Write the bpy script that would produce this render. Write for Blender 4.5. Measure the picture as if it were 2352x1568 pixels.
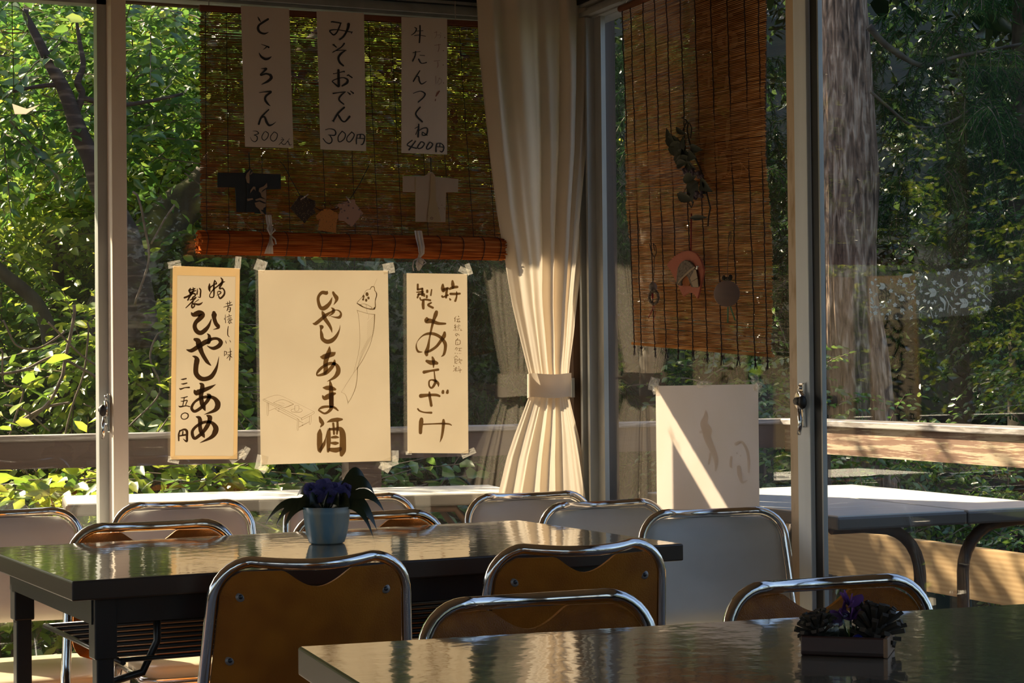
import bpy, math, random
import numpy as np
from math import sin, cos, pi, radians, sqrt, atan, atan2
from mathutils import Vector, noise, Matrix

for _o in list(bpy.data.objects):
    bpy.data.objects.remove(_o)
SC = bpy.context.scene
COL = SC.collection

# ------------------------------------------------------------------ camera
EYE = 1.12
YAW, PIT, ROLL, FPX = radians(23), atan(62 / 4300), .0095, 4300.
_F0 = Vector((sin(YAW), cos(YAW), 0)); _R0 = Vector((cos(YAW), -sin(YAW), 0)); _U0 = Vector((0, 0, 1))
CF = _F0 * cos(PIT) + _U0 * sin(PIT)
_U1 = -_F0 * sin(PIT) + _U0 * cos(PIT)
CR = _R0 * cos(ROLL) - _U1 * sin(ROLL)
CU = _U1 * cos(ROLL) + _R0 * sin(ROLL)
cam_d = bpy.data.cameras.new('camera')
cam = bpy.data.objects.new('camera', cam_d); COL.objects.link(cam)
cam.matrix_world = Matrix(((CR.x, CU.x, -CF.x, 0), (CR.y, CU.y, -CF.y, 0), (CR.z, CU.z, -CF.z, EYE), (0, 0, 0, 1)))
cam_d.sensor_width = 36; cam_d.lens = FPX / 2352 * 36; cam_d.clip_start = .02; cam_d.clip_end = 200
SC.camera = cam
SC.view_settings.view_transform = 'Standard'; SC.view_settings.look = 'None'
SC.view_settings.gamma = 1; SC.view_settings.use_curve_mapping = False
SC.view_settings.exposure = 0.35

# ------------------------------------------------------------------ sky and sun
SUNDIR = Vector((-.58, 1.0, .79)).normalized()          # towards the sun
W = bpy.data.worlds.new('sky'); SC.world = W; W.use_nodes = True
wn = W.node_tree.nodes; wl = W.node_tree.links
sky = wn.new('ShaderNodeTexSky'); sky.sky_type = 'NISHITA'; sky.sun_disc = False
sky.sun_elevation = radians(34); sky.sun_rotation = atan2(-.58, 1.0)
sky.air_density = 1.0; sky.dust_density = 3.0; sky.ozone_density = .6
wn['Background'].inputs[1].default_value = .25
wl.new(sky.outputs[0], wn['Background'].inputs[0])
sd = bpy.data.lights.new('sun', 'SUN'); sd.energy = 15; sd.angle = radians(.6); sd.color = (1, .84, .58)
sun = bpy.data.objects.new('sun', sd); COL.objects.link(sun)
sun.rotation_euler = SUNDIR.to_track_quat('Z', 'Y').to_euler()
SC.cycles.use_denoising = True
SC.cycles.max_bounces = 10; SC.cycles.transparent_max_bounces = 24
SC.cycles.diffuse_bounces = 5; SC.cycles.sample_clamp_indirect = 6

# ------------------------------------------------------------------ pixel rays onto real planes
def ray(x, y): return CF + CR * ((x - 1176) / FPX) - CU * ((y - 784) / FPX)
def on(ax, v, x, y):
    d = ray(x, y); o = Vector((0, 0, EYE)); t = (v - o[ax]) / d[ax]
    return o + d * t
def onY(v, x, y): return on(1, v, x, y)
def onX(v, x, y): return on(0, v, x, y)
def onZ(v, x, y): return on(2, v, x, y)

# ------------------------------------------------------------------ objects
def tag(o, label=None, cat=None, group=None, kind=None):
    if label: o['label'] = label
    if cat: o['category'] = cat
    if group: o['group'] = group
    if kind: o['kind'] = kind
    return o
def thing(name, label, cat, loc=(0, 0, 0), rz=0, group=None, kind=None):
    o = bpy.data.objects.new(name, None); COL.objects.link(o); o.empty_display_size = .05
    o.location = loc; o.rotation_euler = (0, 0, rz)
    return tag(o, label, cat, group, kind)
def kids(o): return [c for c in bpy.data.objects if c.parent == o]
def copy_tree(o, parent=None):
    c = o.copy(); COL.objects.link(c); c.parent = parent
    for k in kids(o): copy_tree(k, c)
    return c

class MB:
    def __init__(s): s.v = []; s.f = []; s.sm = []
    def add(s, vs, fs, smooth=False):
        b = len(s.v); s.v += [tuple(p) for p in vs]
        s.f += [tuple(b + i for i in f) for f in fs]; s.sm += [smooth] * len(fs); return s
    def box(s, c, d, rz=0, rx=0, ry=0, ch=0):
        x, y, z = d[0] / 2, d[1] / 2, d[2] / 2
        M = Matrix.Rotation(rz, 3, 'Z') @ Matrix.Rotation(ry, 3, 'Y') @ Matrix.Rotation(rx, 3, 'X'); C = Vector(c)
        if ch:      # chamfered vertical outline and rims
            k = ch
            def ring(ix, zz): return [(x-ix-k, y-ix, zz), (-x+ix+k, y-ix, zz), (-x+ix, y-ix-k, zz), (-x+ix, -y+ix+k, zz), (-x+ix+k, -y+ix, zz), (x-ix-k, -y+ix, zz), (x-ix, -y+ix+k, zz), (x-ix, y-ix-k, zz)]
            R = [ring(k, -z), ring(0, -z + k), ring(0, z - k), ring(k, z)]
            vs = [C + M @ Vector(p) for r in R for p in r]
            fs = [tuple(range(7, -1, -1)), tuple(range(24, 32))]
            for a in range(3):
                for i in range(8):
                    j = (i + 1) % 8; fs.append((a*8+i, a*8+j, a*8+8+j, a*8+8+i))
            return s.add(vs, fs)
        vs = [C + M @ Vector((a * x, b * y, c_ * z)) for a in (-1, 1) for b in (-1, 1) for c_ in (-1, 1)]
        return s.add(vs, [(0, 1, 3, 2), (4, 6, 7, 5), (0, 4, 5, 1), (2, 3, 7, 6), (0, 2, 6, 4), (1, 5, 7, 3)])
    def bb(s, a, b): # box from corners
        return s.box([(a[i] + b[i]) / 2 for i in range(3)], [abs(b[i] - a[i]) for i in range(3)])
    def tube(s, path, r, n=10, closed=False, cap=True):
        P = [Vector(p) for p in path]; m = len(P)
        rr = r if isinstance(r, (list, tuple)) else [r] * m
        T = []
        for i in range(m):
            a = P[(i - 1) % m] if (closed or i > 0) else P[i]; b = P[(i + 1) % m] if (closed or i < m - 1) else P[i]
            T.append((b - a).normalized() if (b - a).length > 1e-9 else Vector((0, 0, 1)))
        ref = Vector((0, 0, 1)) if abs(T[0].z) < .9 else Vector((1, 0, 0))
        u = (ref - T[0] * ref.dot(T[0])).normalized(); vs = []
        for i in range(m):
            u = (u - T[i] * u.dot(T[i])); u = u.normalized() if u.length > 1e-6 else T[i].orthogonal().normalized()
            w = T[i].cross(u)
            for k in range(n):
                a = 2 * pi * k / n; vs.append(P[i] + (u * cos(a) + w * sin(a)) * rr[i])
        fs = []
        for i in range(m if closed else m - 1):
            j = (i + 1) % m
            for k in range(n):
                l = (k + 1) % n; fs.append((i*n+k, i*n+l, j*n+l, j*n+k))
        s.add(vs, fs, True)
        if cap and not closed:
            b = len(s.v) - len(vs)
            s.f.append(tuple(b + k for k in range(n - 1, -1, -1))); s.f.append(tuple(b + (m-1)*n + k for k in range(n))); s.sm += [False, False]
        return s
    def lathe(s, prof, c=(0, 0, 0), n=24, ax=None, wob=0):
        vs = []; C = Vector(c); M = Matrix.Identity(3) if ax is None else Vector(ax).to_track_quat('Z', 'Y').to_matrix()
        for r, z in prof:
            for k in range(n):
                a = 2 * pi * k / n; q = r * (1 + (wob * cos(a * 8)))
                vs.append(C + M @ Vector((q * cos(a), q * sin(a), z)))
        fs = []
        for i in range(len(prof) - 1):
            for k in range(n):
                l = (k + 1) % n; fs.append((i*n+k, i*n+l, (i+1)*n+l, (i+1)*n+k))
        return s.add(vs, fs, True)
    def ball(s, c, r, n=14, m=8, M=None):
        rx, ry, rz = (r, r, r) if not hasattr(r, '__len__') else r
        vs = []; C = Vector(c)
        for i in range(m + 1):
            t = pi * i / m
            for k in range(n):
                a = 2 * pi * k / n; p = Vector((rx * sin(t) * cos(a), ry * sin(t) * sin(a), rz * cos(t)))
                vs.append(C + (M @ p if M else p))
        fs = [(i*n+k, (i+1)*n+k, (i+1)*n+(k+1) % n, i*n+(k+1) % n) for i in range(m) for k in range(n)]
        return s.add(vs, fs, True)
    def grid(s, fn, nu, nv, smooth=True, flip=False):
        vs = [fn(i / nu, j / nv) for j in range(nv + 1) for i in range(nu + 1)]
        fs = [(j*(nu+1)+i, j*(nu+1)+i+1, (j+1)*(nu+1)+i+1, (j+1)*(nu+1)+i) for j in range(nv) for i in range(nu)]
        if flip: fs = [tuple(reversed(f)) for f in fs]
        return s.add(vs, fs, smooth)
    def prism(s, pts, off):
        n = len(pts); O = Vector(off); a = [Vector(p) for p in pts]
        return s.add(a + [p + O for p in a], [tuple(range(n)), tuple(range(2*n-1, n-1, -1))] + [(i, n+i, n+(i+1) % n, (i+1) % n) for i in range(n)])
    def build(s, name, mat, parent=None, world=False, kind=None):
        me = bpy.data.meshes.new(name)
        vs = s.v
        if world and parent is not None:
            L = Vector((0, 0, 0)); p = parent
            while p is not None: L += Vector(p.location); p = p.parent
            vs = [(a[0]-L.x, a[1]-L.y, a[2]-L.z) for a in vs]
        me.from_pydata(vs, [], s.f); me.materials.append(mat)
        me.polygons.foreach_set('use_smooth', s.sm); me.update()
        o = bpy.data.objects.new(name, me); COL.objects.link(o)
        if parent is not None: o.parent = parent
        if kind: o['kind'] = kind
        return o
def bevel(o, w, seg=2):
    m = o.modifiers.new('bevel', 'BEVEL'); m.width = w; m.segments = seg; m.limit_method = 'ANGLE'; m.angle_limit = radians(40); return o

# ------------------------------------------------------------------ materials
def new_mat(name):
    m = bpy.data.materials.new(name); m.use_nodes = True; nt = m.node_tree
    return m, nt.nodes, nt.links, nt.nodes['Principled BSDF']
def mat(name, c, rough=.5, metal=0, spec=.5, c2=None, scale=(8, 8, 8), bump=0, bscale=None, detail=4, lo=.35, hi=.65, coat=0, trans=0):
    m, N, L, B = new_mat(name)
    B.inputs['Base Color'].default_value = (*c, 1); B.inputs['Roughness'].default_value = rough
    B.inputs['Metallic'].default_value = metal; B.inputs['Specular IOR Level'].default_value = spec
    if coat: B.inputs['Coat Weight'].default_value = coat; B.inputs['Coat Roughness'].default_value = .08
    tc = N.new('ShaderNodeTexCoord')
    def nz(sc, det):
        mp = N.new('ShaderNodeMapping'); mp.inputs['Scale'].default_value = sc; L.new(tc.outputs['Object'], mp.inputs[0])
        t = N.new('ShaderNodeTexNoise'); t.inputs['Scale'].default_value = 1; t.inputs['Detail'].default_value = det; L.new(mp.outputs[0], t.inputs[0]); return t
    if c2 is not None:
        t = nz(scale, detail); r = N.new('ShaderNodeValToRGB'); r.color_ramp.elements[0].position = lo; r.color_ramp.elements[1].position = hi
        r.color_ramp.elements[0].color = (*c, 1); r.color_ramp.elements[1].color = (*c2, 1)
        L.new(t.outputs[0], r.inputs[0]); L.new(r.outputs[0], B.inputs['Base Color'])
    if bump:
        t = nz(bscale or scale, detail); b = N.new('ShaderNodeBump'); b.inputs['Strength'].default_value = bump; b.inputs['Distance'].default_value = .01
        L.new(t.outputs[0], b.inputs['Height']); L.new(b.outputs[0], B.inputs['Normal'])
    return m
def sheet(name, c, fac=.5, c2=None, scale=(6, 6, 6), lo=.3, hi=.7, island=False, rough=.6, gloss=0., detail=3, stops=None):
    """thin cloth, paper or leaf: part diffuse, part translucent"""
    m, N, L, B = new_mat(name); N.remove(B)
    D = N.new('ShaderNodeBsdfDiffuse'); T = N.new('ShaderNodeBsdfTranslucent'); X = N.new('ShaderNodeMixShader'); X.inputs[0].default_value = fac
    D.inputs[0].default_value = (*c, 1); T.inputs[0].default_value = (*c, 1)
    L.new(D.outputs[0], X.inputs[1]); L.new(T.outputs[0], X.inputs[2])
    out = N['Material Output']; last = X
    if gloss:
        G = N.new('ShaderNodeBsdfGlossy'); G.inputs['Roughness'].default_value = rough; G.inputs[0].default_value = (1, 1, 1, 1)
        Y = N.new('ShaderNodeMixShader'); Y.inputs[0].default_value = gloss; L.new(X.outputs[0], Y.inputs[1]); L.new(G.outputs[0], Y.inputs[2]); last = Y
    L.new(last.outputs[0], out.inputs[0])
    if c2 is not None or stops:
        r = N.new('ShaderNodeValToRGB')
        if stops:
            e = r.color_ramp.elements
            while len(e) < len(stops): e.new(.5)
            for k, (p, q) in enumerate(stops): e[k].position = p; e[k].color = (*q, 1)
        else:
            r.color_ramp.elements[0].position = lo; r.color_ramp.elements[1].position = hi
            r.color_ramp.elements[0].color = (*c, 1); r.color_ramp.elements[1].color = (*c2, 1)
        if island:
            g = N.new('ShaderNodeNewGeometry'); L.new(g.outputs['Random Per Island'], r.inputs[0])
        else:
            tc = N.new('ShaderNodeTexCoord'); mp = N.new('ShaderNodeMapping'); mp.inputs['Scale'].default_value = scale
            t = N.new('ShaderNodeTexNoise'); t.inputs['Scale'].default_value = 1; t.inputs['Detail'].default_value = detail
            L.new(tc.outputs['Object'], mp.inputs[0]); L.new(mp.outputs[0], t.inputs[0]); L.new(t.outputs[0], r.inputs[0])
        L.new(r.outputs[0], D.inputs[0]); L.new(r.outputs[0], T.inputs[0])
    return m
def glass_mat(name, tint=(1, 1, 1), dust=.02, k=.96):
    m, N, L, B = new_mat(name); N.remove(B)
    g = N.new('ShaderNodeNewGeometry'); d = N.new('ShaderNodeVectorMath'); d.operation = 'DOT_PRODUCT'
    L.new(g.outputs['Normal'], d.inputs[0]); L.new(g.outputs['Incoming'], d.inputs[1])
    def mth(op, a, b=None):
        n = N.new('ShaderNodeMath'); n.operation = op
        for i, q in enumerate((a, b)):
            if q is None: continue
            if isinstance(q, (int, float)): n.inputs[i].default_value = q
            else: L.new(q, n.inputs[i])
        return n.outputs[0]
    ab = mth('ABSOLUTE', d.outputs['Value']); om = mth('SUBTRACT', 1., ab); p5 = mth('POWER', om, 5.); f = mth('ADD', mth('MULTIPLY', p5, k), .04)
    T = N.new('ShaderNodeBsdfTransparent'); T.inputs[0].default_value = (*tint, 1); G = N.new('ShaderNodeBsdfGlossy'); G.inputs['Roughness'].default_value = 0.0
    X = N.new('ShaderNodeMixShader'); L.new(f, X.inputs[0]); L.new(T.outputs[0], X.inputs[1]); L.new(G.outputs[0], X.inputs[2])
    last = X
    if dust:
        Tr = N.new('ShaderNodeBsdfTranslucent'); Tr.inputs[0].default_value = (.9, .85, .75, 1); Df = N.new('ShaderNodeBsdfDiffuse'); Df.inputs[0].default_value = (.9, .85, .75, 1)
        M = N.new('ShaderNodeMixShader'); L.new(Tr.outputs[0], M.inputs[1]); L.new(Df.outputs[0], M.inputs[2])
        tc = N.new('ShaderNodeTexCoord'); t = N.new('ShaderNodeTexNoise'); t.inputs['Scale'].default_value = 2.5; t.inputs['Detail'].default_value = 5; L.new(tc.outputs['Object'], t.inputs[0])
        Y = N.new('ShaderNodeMixShader'); L.new(mth('MULTIPLY', t.outputs[0], dust * 2), Y.inputs[0]); L.new(X.outputs[0], Y.inputs[1]); L.new(M.outputs[0], Y.inputs[2]); last = Y
    L.new(last.outputs[0], N['Material Output'].inputs[0]); return m

M = {}
M['alu'] = mat('aluminium', (.40, .41, .40), .42, .3, c2=(.33, .34, .33), scale=(20, 20, 4))
M['alu_bright'] = mat('pale_aluminium', (.84, .88, .90), .5, .0, c2=(.78, .82, .84), scale=(30, 30, 3))
M['alu_cream'] = mat('cream_sash', (.74, .64, .54), .5, .0, c2=(.68, .58, .48), scale=(12, 12, 5))
M['stain_strip'] = mat('stained_cream_strip', (.66, .50, .33), .6, 0, c2=(.42, .27, .13), scale=(30, 30, 9), lo=.55, hi=.75)
M['rubber'] = mat('black_rubber', (.02, .018, .016), .5)
M['brown_post'] = mat('dark_brown_wood', (.07, .035, .018), .55, c2=(.045, .022, .012), scale=(40, 40, 3))
M['black'] = mat('black_paint', (.012, .011, .010), .35)
M['plaster'] = mat('plaster', (.50, .42, .33), .9, c2=(.44, .37, .28), scale=(2, 2, 2))
M['ceil'] = mat('ceiling_board', (.45, .36, .26), .9, c2=(.38, .3, .21), scale=(1, 12, 1))
M['floor'] = mat('brown_floor', (.12, .07, .04), .35, c2=(.09, .05, .03), scale=(20, 1.5, 1))
M['glass'] = glass_mat('window_glass', dust=.0015)
M['thin_glass'] = glass_mat('thin_glass', (.9, .97, .93), dust=.01)
M['film'] = glass_mat('clear_film', (.93, .95, .93), dust=.05)
M['tape'] = glass_mat('sticky_tape', (.97, .95, .9), dust=.16)
M['chrome'] = mat('chrome_tube', (.74, .73, .72), .13, 1, bump=.02, bscale=(60, 60, 60))
M['orange'] = mat('orange_brown_vinyl', (.34, .115, .012), .5, 0, .22, c2=(.25, .08, .01), scale=(30, 30, 30), bump=.35, bscale=(420, 420, 420), detail=1)
M['orange_board'] = mat('orange_brown_board', (.36, .13, .012), .55, 0, .22, c2=(.27, .09, .01), scale=(14, 14, 14), bump=.15, bscale=(300, 8, 300), detail=1)
M['white_vinyl'] = mat('white_vinyl', (.56, .55, .52), .38, 0, .5, c2=(.50, .485, .45), scale=(7, 7, 14), lo=.3, hi=.7)
M['cream_vinyl'] = mat('cream_seat_vinyl', (.52, .45, .32), .35, 0, .5, c2=(.46, .39, .27), scale=(7, 7, 7))
M['rivet'] = mat('grey_rivet', (.22, .20, .19), .35, .4)
M['rivet_core'] = mat('dark_rivet_core', (.02, .02, .025), .3)
M['table_edge'] = mat('dark_table_edge', (.035, .022, .015), .35)
M['table_frame'] = mat('dark_table_frame', (.025, .024, .023), .35, .3)
M['out_top'] = mat('white_outdoor_laminate', (.72, .73, .72), .3, c2=(.66, .67, .66), scale=(3, 30, 3))
M['out_edge'] = mat('grey_brown_edge', (.10, .09, .08), .4)
M['out_leg'] = mat('rusty_brown_leg', (.09, .045, .025), .6, .2, c2=(.04, .025, .02), scale=(30, 30, 30))

def table_top_mat():
    m, N, L, B = new_mat('glossy_grey_laminate')
    B.inputs['Base Color'].default_value = (.16, .145, .115, 1); B.inputs['Roughness'].default_value = .10; B.inputs['Specular IOR Level'].default_value = 1.0
    B.inputs['IOR'].default_value = 1.6
    B.inputs['Coat Weight'].default_value = .6; B.inputs['Coat Roughness'].default_value = .04
    tc = N.new('ShaderNodeTexCoord'); mp = N.new('ShaderNodeMapping'); mp.inputs['Scale'].default_value = (26, 26, 1)
    t = N.new('ShaderNodeTexNoise'); t.inputs['Scale'].default_value = 1; t.inputs['Detail'].default_value = 2
    b = N.new('ShaderNodeBump'); b.inputs['Strength'].default_value = .13; b.inputs['Distance'].default_value = .004
    L.new(tc.outputs['Object'], mp.inputs[0]); L.new(mp.outputs[0], t.inputs[0]); L.new(t.outputs[0], b.inputs['Height']); L.new(b.outputs[0], B.inputs['Normal']); L.new(b.outputs[0], B.inputs['Coat Normal'])
    return m
M['table_top'] = table_top_mat()

def rail_wood(name, base, peel, amount, sc=(1.2, 1.2, 14)):
    m, N, L, B = new_mat(name); B.inputs['Roughness'].default_value = .55
    tc = N.new('ShaderNodeTexCoord')
    mp = N.new('ShaderNodeMapping'); mp.inputs['Scale'].default_value = sc; L.new(tc.outputs['Object'], mp.inputs[0])
    t = N.new('ShaderNodeTexNoise'); t.inputs['Scale'].default_value = 3; t.inputs['Detail'].default_value = 8; t.inputs['Roughness'].default_value = .65; L.new(mp.outputs[0], t.inputs[0])
    r = N.new('ShaderNodeValToRGB'); e = r.color_ramp.elements; e[0].position = amount - .03; e[1].position = amount + .03; e[0].color = (*base, 1); e[1].color = (*peel, 1)
    L.new(t.outputs[0], r.inputs[0])
    w = N.new('ShaderNodeTexNoise'); w.inputs['Scale'].default_value = 1; w.inputs['Detail'].default_value = 4
    mp2 = N.new('ShaderNodeMapping'); mp2.inputs['Scale'].default_value = (3, 3, 90); L.new(tc.outputs['Object'], mp2.inputs[0]); L.new(mp2.outputs[0], w.inputs[0])
    mx = N.new('ShaderNodeMixRGB'); mx.blend_type = 'MULTIPLY'; mx.inputs[0].default_value = .5; L.new(r.outputs[0], mx.inputs[1]); L.new(w.outputs[0], mx.inputs[2])
    g = N.new('ShaderNodeBrightContrast'); g.inputs[1].default_value = .02; L.new(mx.outputs[0], g.inputs[0]); L.new(g.outputs[0], B.inputs['Base Color'])
    b = N.new('ShaderNodeBump'); b.inputs['Strength'].default_value = .3; b.inputs['Distance'].default_value = .005; L.new(t.outputs[0], b.inputs['Height']); L.new(b.outputs[0], B.inputs['Normal'])
    return m
M['rail_dark'] = rail_wood('dark_painted_rail', (.075, .035, .022), (.30, .24, .2), .68)
M['rail_cap'] = rail_wood('weathered_rail_cap', (.22, .19, .17), (.45, .42, .40), .5)
M['rail_peel'] = rail_wood('peeling_brown_rail', (.24, .12, .065), (.56, .42, .27), .52, (1.2, 1.2, 18))
def grain_wood():
    m, N, L, B = new_mat('pale_grained_board'); B.inputs['Roughness'].default_value = .6
    tc = N.new('ShaderNodeTexCoord'); mp = N.new('ShaderNodeMapping'); mp.inputs['Scale'].default_value = (1, .8, 9); L.new(tc.outputs['Object'], mp.inputs[0])
    w = N.new('ShaderNodeTexWave'); w.wave_type = 'BANDS'; w.bands_direction = 'Z'; w.inputs['Scale'].default_value = 2.2; w.inputs['Distortion'].default_value = 5; w.inputs['Detail'].default_value = 3; w.inputs['Detail Scale'].default_value = .7
    L.new(mp.outputs[0], w.inputs[0]); r = N.new('ShaderNodeValToRGB'); r.color_ramp.elements[0].color = (.38, .24, .11, 1); r.color_ramp.elements[1].color = (.46, .31, .15, 1)
    L.new(w.outputs[1], r.inputs[0]); L.new(r.outputs[0], B.inputs['Base Color']); return m
M['grain'] = grain_wood()
# ------------------------------------------------------------------ room shell and windows
YW, XW = 5.37, 2.51        # glass planes of the garden-side wall and the right wall
def struct(name, mb, m, parent=None):
    o = mb.build(name, m, parent)
    if parent is None: o['kind'] = 'structure'
    return o
struct('floor', MB().bb((-4.5, -2.2, -.08), (XW + .1, YW + .1, 0)), M['floor'])
struct('ceiling', MB().bb((-4.5, -2.2, 2.5), (XW + .1, YW + .1, 2.6)), M['ceil'])
wl_ = MB().bb((-4.6, -2.2, 0), (-4.5, YW + .1, .7)).bb((-4.6, -2.2, 2.25), (-4.5, YW + .1, 2.5))
for y0, y1 in ((-2.2, -1.6), (1.4, 1.8), (4.9, YW + .1)): wl_.bb((-4.6, y0, .7), (-4.5, y1, 2.25))
struct('wall_left', wl_, M['plaster'])
wb = MB().bb((-4.5, -2.3, 0), (XW + .1, -2.2, .75)).bb((-4.5, -2.3, 2.3), (XW + .1, -2.2, 2.5))
for x0, x1 in ((-4.5, -4.3), (-1.6, -1.4), (1.3, XW + .1)): wb.bb((x0, -2.3, .75), (x1, -2.2, 2.3))
struct('wall_back', wb, M['plaster'])
struct('trim_1', MB().bb((-4.5, YW - .05, 2.245), (XW - .06, YW + .1, 2.5)), M['black'])       # dark head beam, garden side
t = MB()
for z0, z1, y0 in ((2.236, 2.245, -.045), (2.222, 2.233, -.03), (2.205, 2.219, -.045)): t.bb((-4.5, YW + y0, z0), (XW - .06, YW + .06, z1))
t.bb((-4.5, YW - .02, 2.2), (XW - .06, YW + .06, 2.24)); struct('trim_2', t, M['alu'])
struct('trim_3', MB().bb((XW - .05, -2.2, 2.245), (XW + .1, YW - .08, 2.5)), M['black'])
t = MB()
for z0, z1, x0 in ((2.236, 2.245, -.045), (2.222, 2.233, -.03), (2.205, 2.219, -.045)): t.bb((XW + x0, -2.2, z0), (XW + .06, YW - .08, z1))
t.bb((XW - .02, -2.2, 2.2), (XW + .06, YW - .08, 2.24)); struct('trim_4', t, M['alu'])
struct('trim_5', MB().bb((XW - .055, YW - .075, 0), (XW + .10, YW + .10, 2.5)), M['brown_post'])   # corner post
t = MB().bb((-4.5, YW - .04, 0), (XW - .06, YW + .1, .05)); struct('trim_6', t, M['alu'])
t = MB().bb((XW - .04, -2.2, 0), (XW + .1, YW - .08, .05)); struct('trim_7', t, M['alu'])

def window(name): return thing(name, None, None, kind='structure')
def pane_y(p, x0, x1, z0, z1, y): MB().bb((x0, y, z0), (x1, y + .004, z1)).build('glass', M['glass'], p)
def pane_x(p, y0, y1, z0, z1, x): MB().bb((x, y0, z0), (x + .004, y1, z1)).build('glass', M['glass'], p)

def latch_parts(parent, c, ax):
    """crescent lock: c = centre on the stile face, ax = 'y' (faces -Y) or 'x' (faces -X)"""
    def q(u, v, w):   # u along wall (image right), v up, w out into the room
        return Vector((c[0] + u, c[1] - w, c[2] + v)) if ax == 'y' else Vector((c[0] - w, c[1] - u, c[2] + v))
    def lump(us, vs, ws):
        a, b = q(us[0], vs[0], ws[0]), q(us[1], vs[1], ws[1]); return a, b
    L = MB(); a, b = lump((-.011, .009), (-.055, .055), (0, .010)); L.bb(a, b)
    o = bevel(L.build('latch', M['chrome'], parent, world=True), .003)
    axis = Vector((0, -1, 0)) if ax == 'y' else Vector((-1, 0, 0))
    D = MB().lathe([(0, .010), (.021, .010), (.024, .013), (.024, .017), (.021, .020), (0, .020)], q(.004, .012, 0), 24, ax=axis)
    D.lathe([(0, 0), (.006, .0), (.006, .016), (0, .016)], q(-.001, .044, 0), 12, ax=axis).lathe([(0, 0), (.006, .0), (.006, .014), (0, .014)], q(.0, -.035, 0), 12, ax=axis)
    D.tube([q(.004, -.01, .018), q(.012, -.03, .022), q(.014, -.05, .022), q(.008, -.072, .022)], [.005, .006, .006, .005], 8)
    D.build('crescent', M['chrome'], o, world=False)
    K = MB().tube([q(.002, .010, .024), q(.020, .010, .027), q(.030, .008, .027)], [.010, .011, .011], 10).ball(q(.034, .008, .027), (.011, .010, .017), 10, 6)
    K.build('knob', M['rubber'], o, world=False)
    return o

# garden side, left sash (outer track) and its meeting stile
w1 = window('window_1')
pane_y(w1, -1.9, 1.0, .05, 2.17, YW + .02)
f = MB().bb((-1.9, YW, 2.172), (1.03, YW + .05, 2.205)).bb((-1.9, YW, .04), (1.03, YW + .05, .12)).bb((1.0, YW, .04), (1.03, YW + .05, 2.2)).bb((-1.93, YW, .04), (-1.87, YW + .05, 2.2)); f.build('sash_frame', M['alu'], w1)
xl, xr = onY(5.30, 258, 600).x, onY(5.30, 293, 600).x
MB().bb((1.028, 5.372, .04), (1.048, 5.40, 2.2)).bb((1.03, 5.352, .04), (1.040, 5.372, 2.2)).build('rubber_seal', M['rubber'], w1)
w2 = window('window_2')
pane_y(w2, xr - .01, XW - .10, .05, 2.2, YW - .006)
f = MB().bb((xl, 5.30, .04), (xr, YW, 2.21)); bevel(f.build('meeting_stile', M['alu_cream'], w2), .003)
f = MB().bb((xr, YW - .03, .04), (XW - .06, YW + .02, .10)).bb((XW - .115, YW - .03, .05), (XW - .06, YW + .02, 2.2)).bb((xr, YW - .03, 2.195), (XW - .06, YW + .02, 2.21)); f.build('sash_frame', M['alu'], w2)
lc = onY(5.335, 250, 948)
latch_parts(w2, (xl - .002, 5.335, lc.z), 'x')
# right wall: far pane, jamb, meeting stiles, near pane
w3 = window('window_3')
j0, j1 = onX(XW, 1394, 700).y, onX(XW, 1352, 700).y
pane_x(w3, 4.06, j0 + .01, .05, 2.2, XW + .004)
J = MB().bb((XW - .012, j0, .04), (XW + .003, j1, 2.2))
for k, (a, b, d) in enumerate(((0, .18, .02), (.24, .34, .032), (.42, .50, .02), (.58, .66, .028))):
    J.bb((XW - .012 - d, j0 + (j1-j0) * (1-b), .04), (XW - .01, j0 + (j1-j0) * (1-a), 2.2))
J.build('jamb', M['alu'], w3)
ya, yb, yc, yd, ye = [onX(XW - .03, x, 700).y for x in (1812, 1833, 1862, 1880, 1889)]
MB().bb((XW - .03, yb, .04), (XW - .016, ya, 2.21)).build('cover_strip', M['stain_strip'], w3)
bevel(MB().bb((XW - .036, yc, .04), (XW - .022, yb, 2.21)).build('meeting_stile', M['alu_bright'], w3), .002)
MB().bb((XW - .01, 4.1, .04), (XW + .03, j0, .11)).build('sash_frame', M['alu'], w3)
lx = onX(XW - .036, 1848, 930)
latch_parts(w3, (XW - .036, lx.y, lx.z), 'x')
w4 = window('window_4')
pane_x(w4, 2.35, yd - .004, .05, 2.2, XW - .019)
MB().bb((XW - .024, yd + .001, .04), (XW - .014, yc - .001, 2.21)).build('rubber_seal', M['rubber'], w4)
MB().bb((XW - .026, yd - .006, .04), (XW - .014, yd, 2.21)).build('stile', M['alu'], w4)
MB().bb((XW - .03, 2.33, .05), (XW - .004, yd - .007, .11)).build('sash_frame', M['alu'], w4)
w5 = window('window_5')
pane_x(w5, -2.1, 2.2, .05, 2.2, XW + .004)
MB().bb((XW - .03, 2.2, .04), (XW + .03, 2.32, 2.2)).bb((XW - .03, .0, .04), (XW + .03, .08, 2.2)).build('stile', M['alu'], w5)
w6 = window('window_6')
pane_y(w6, -4.4, -1.95, .05, 2.2, YW)
MB().bb((-4.5, YW - .03, .04), (-4.4, YW + .03, 2.2)).build('stile', M['alu'], w6)

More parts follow.
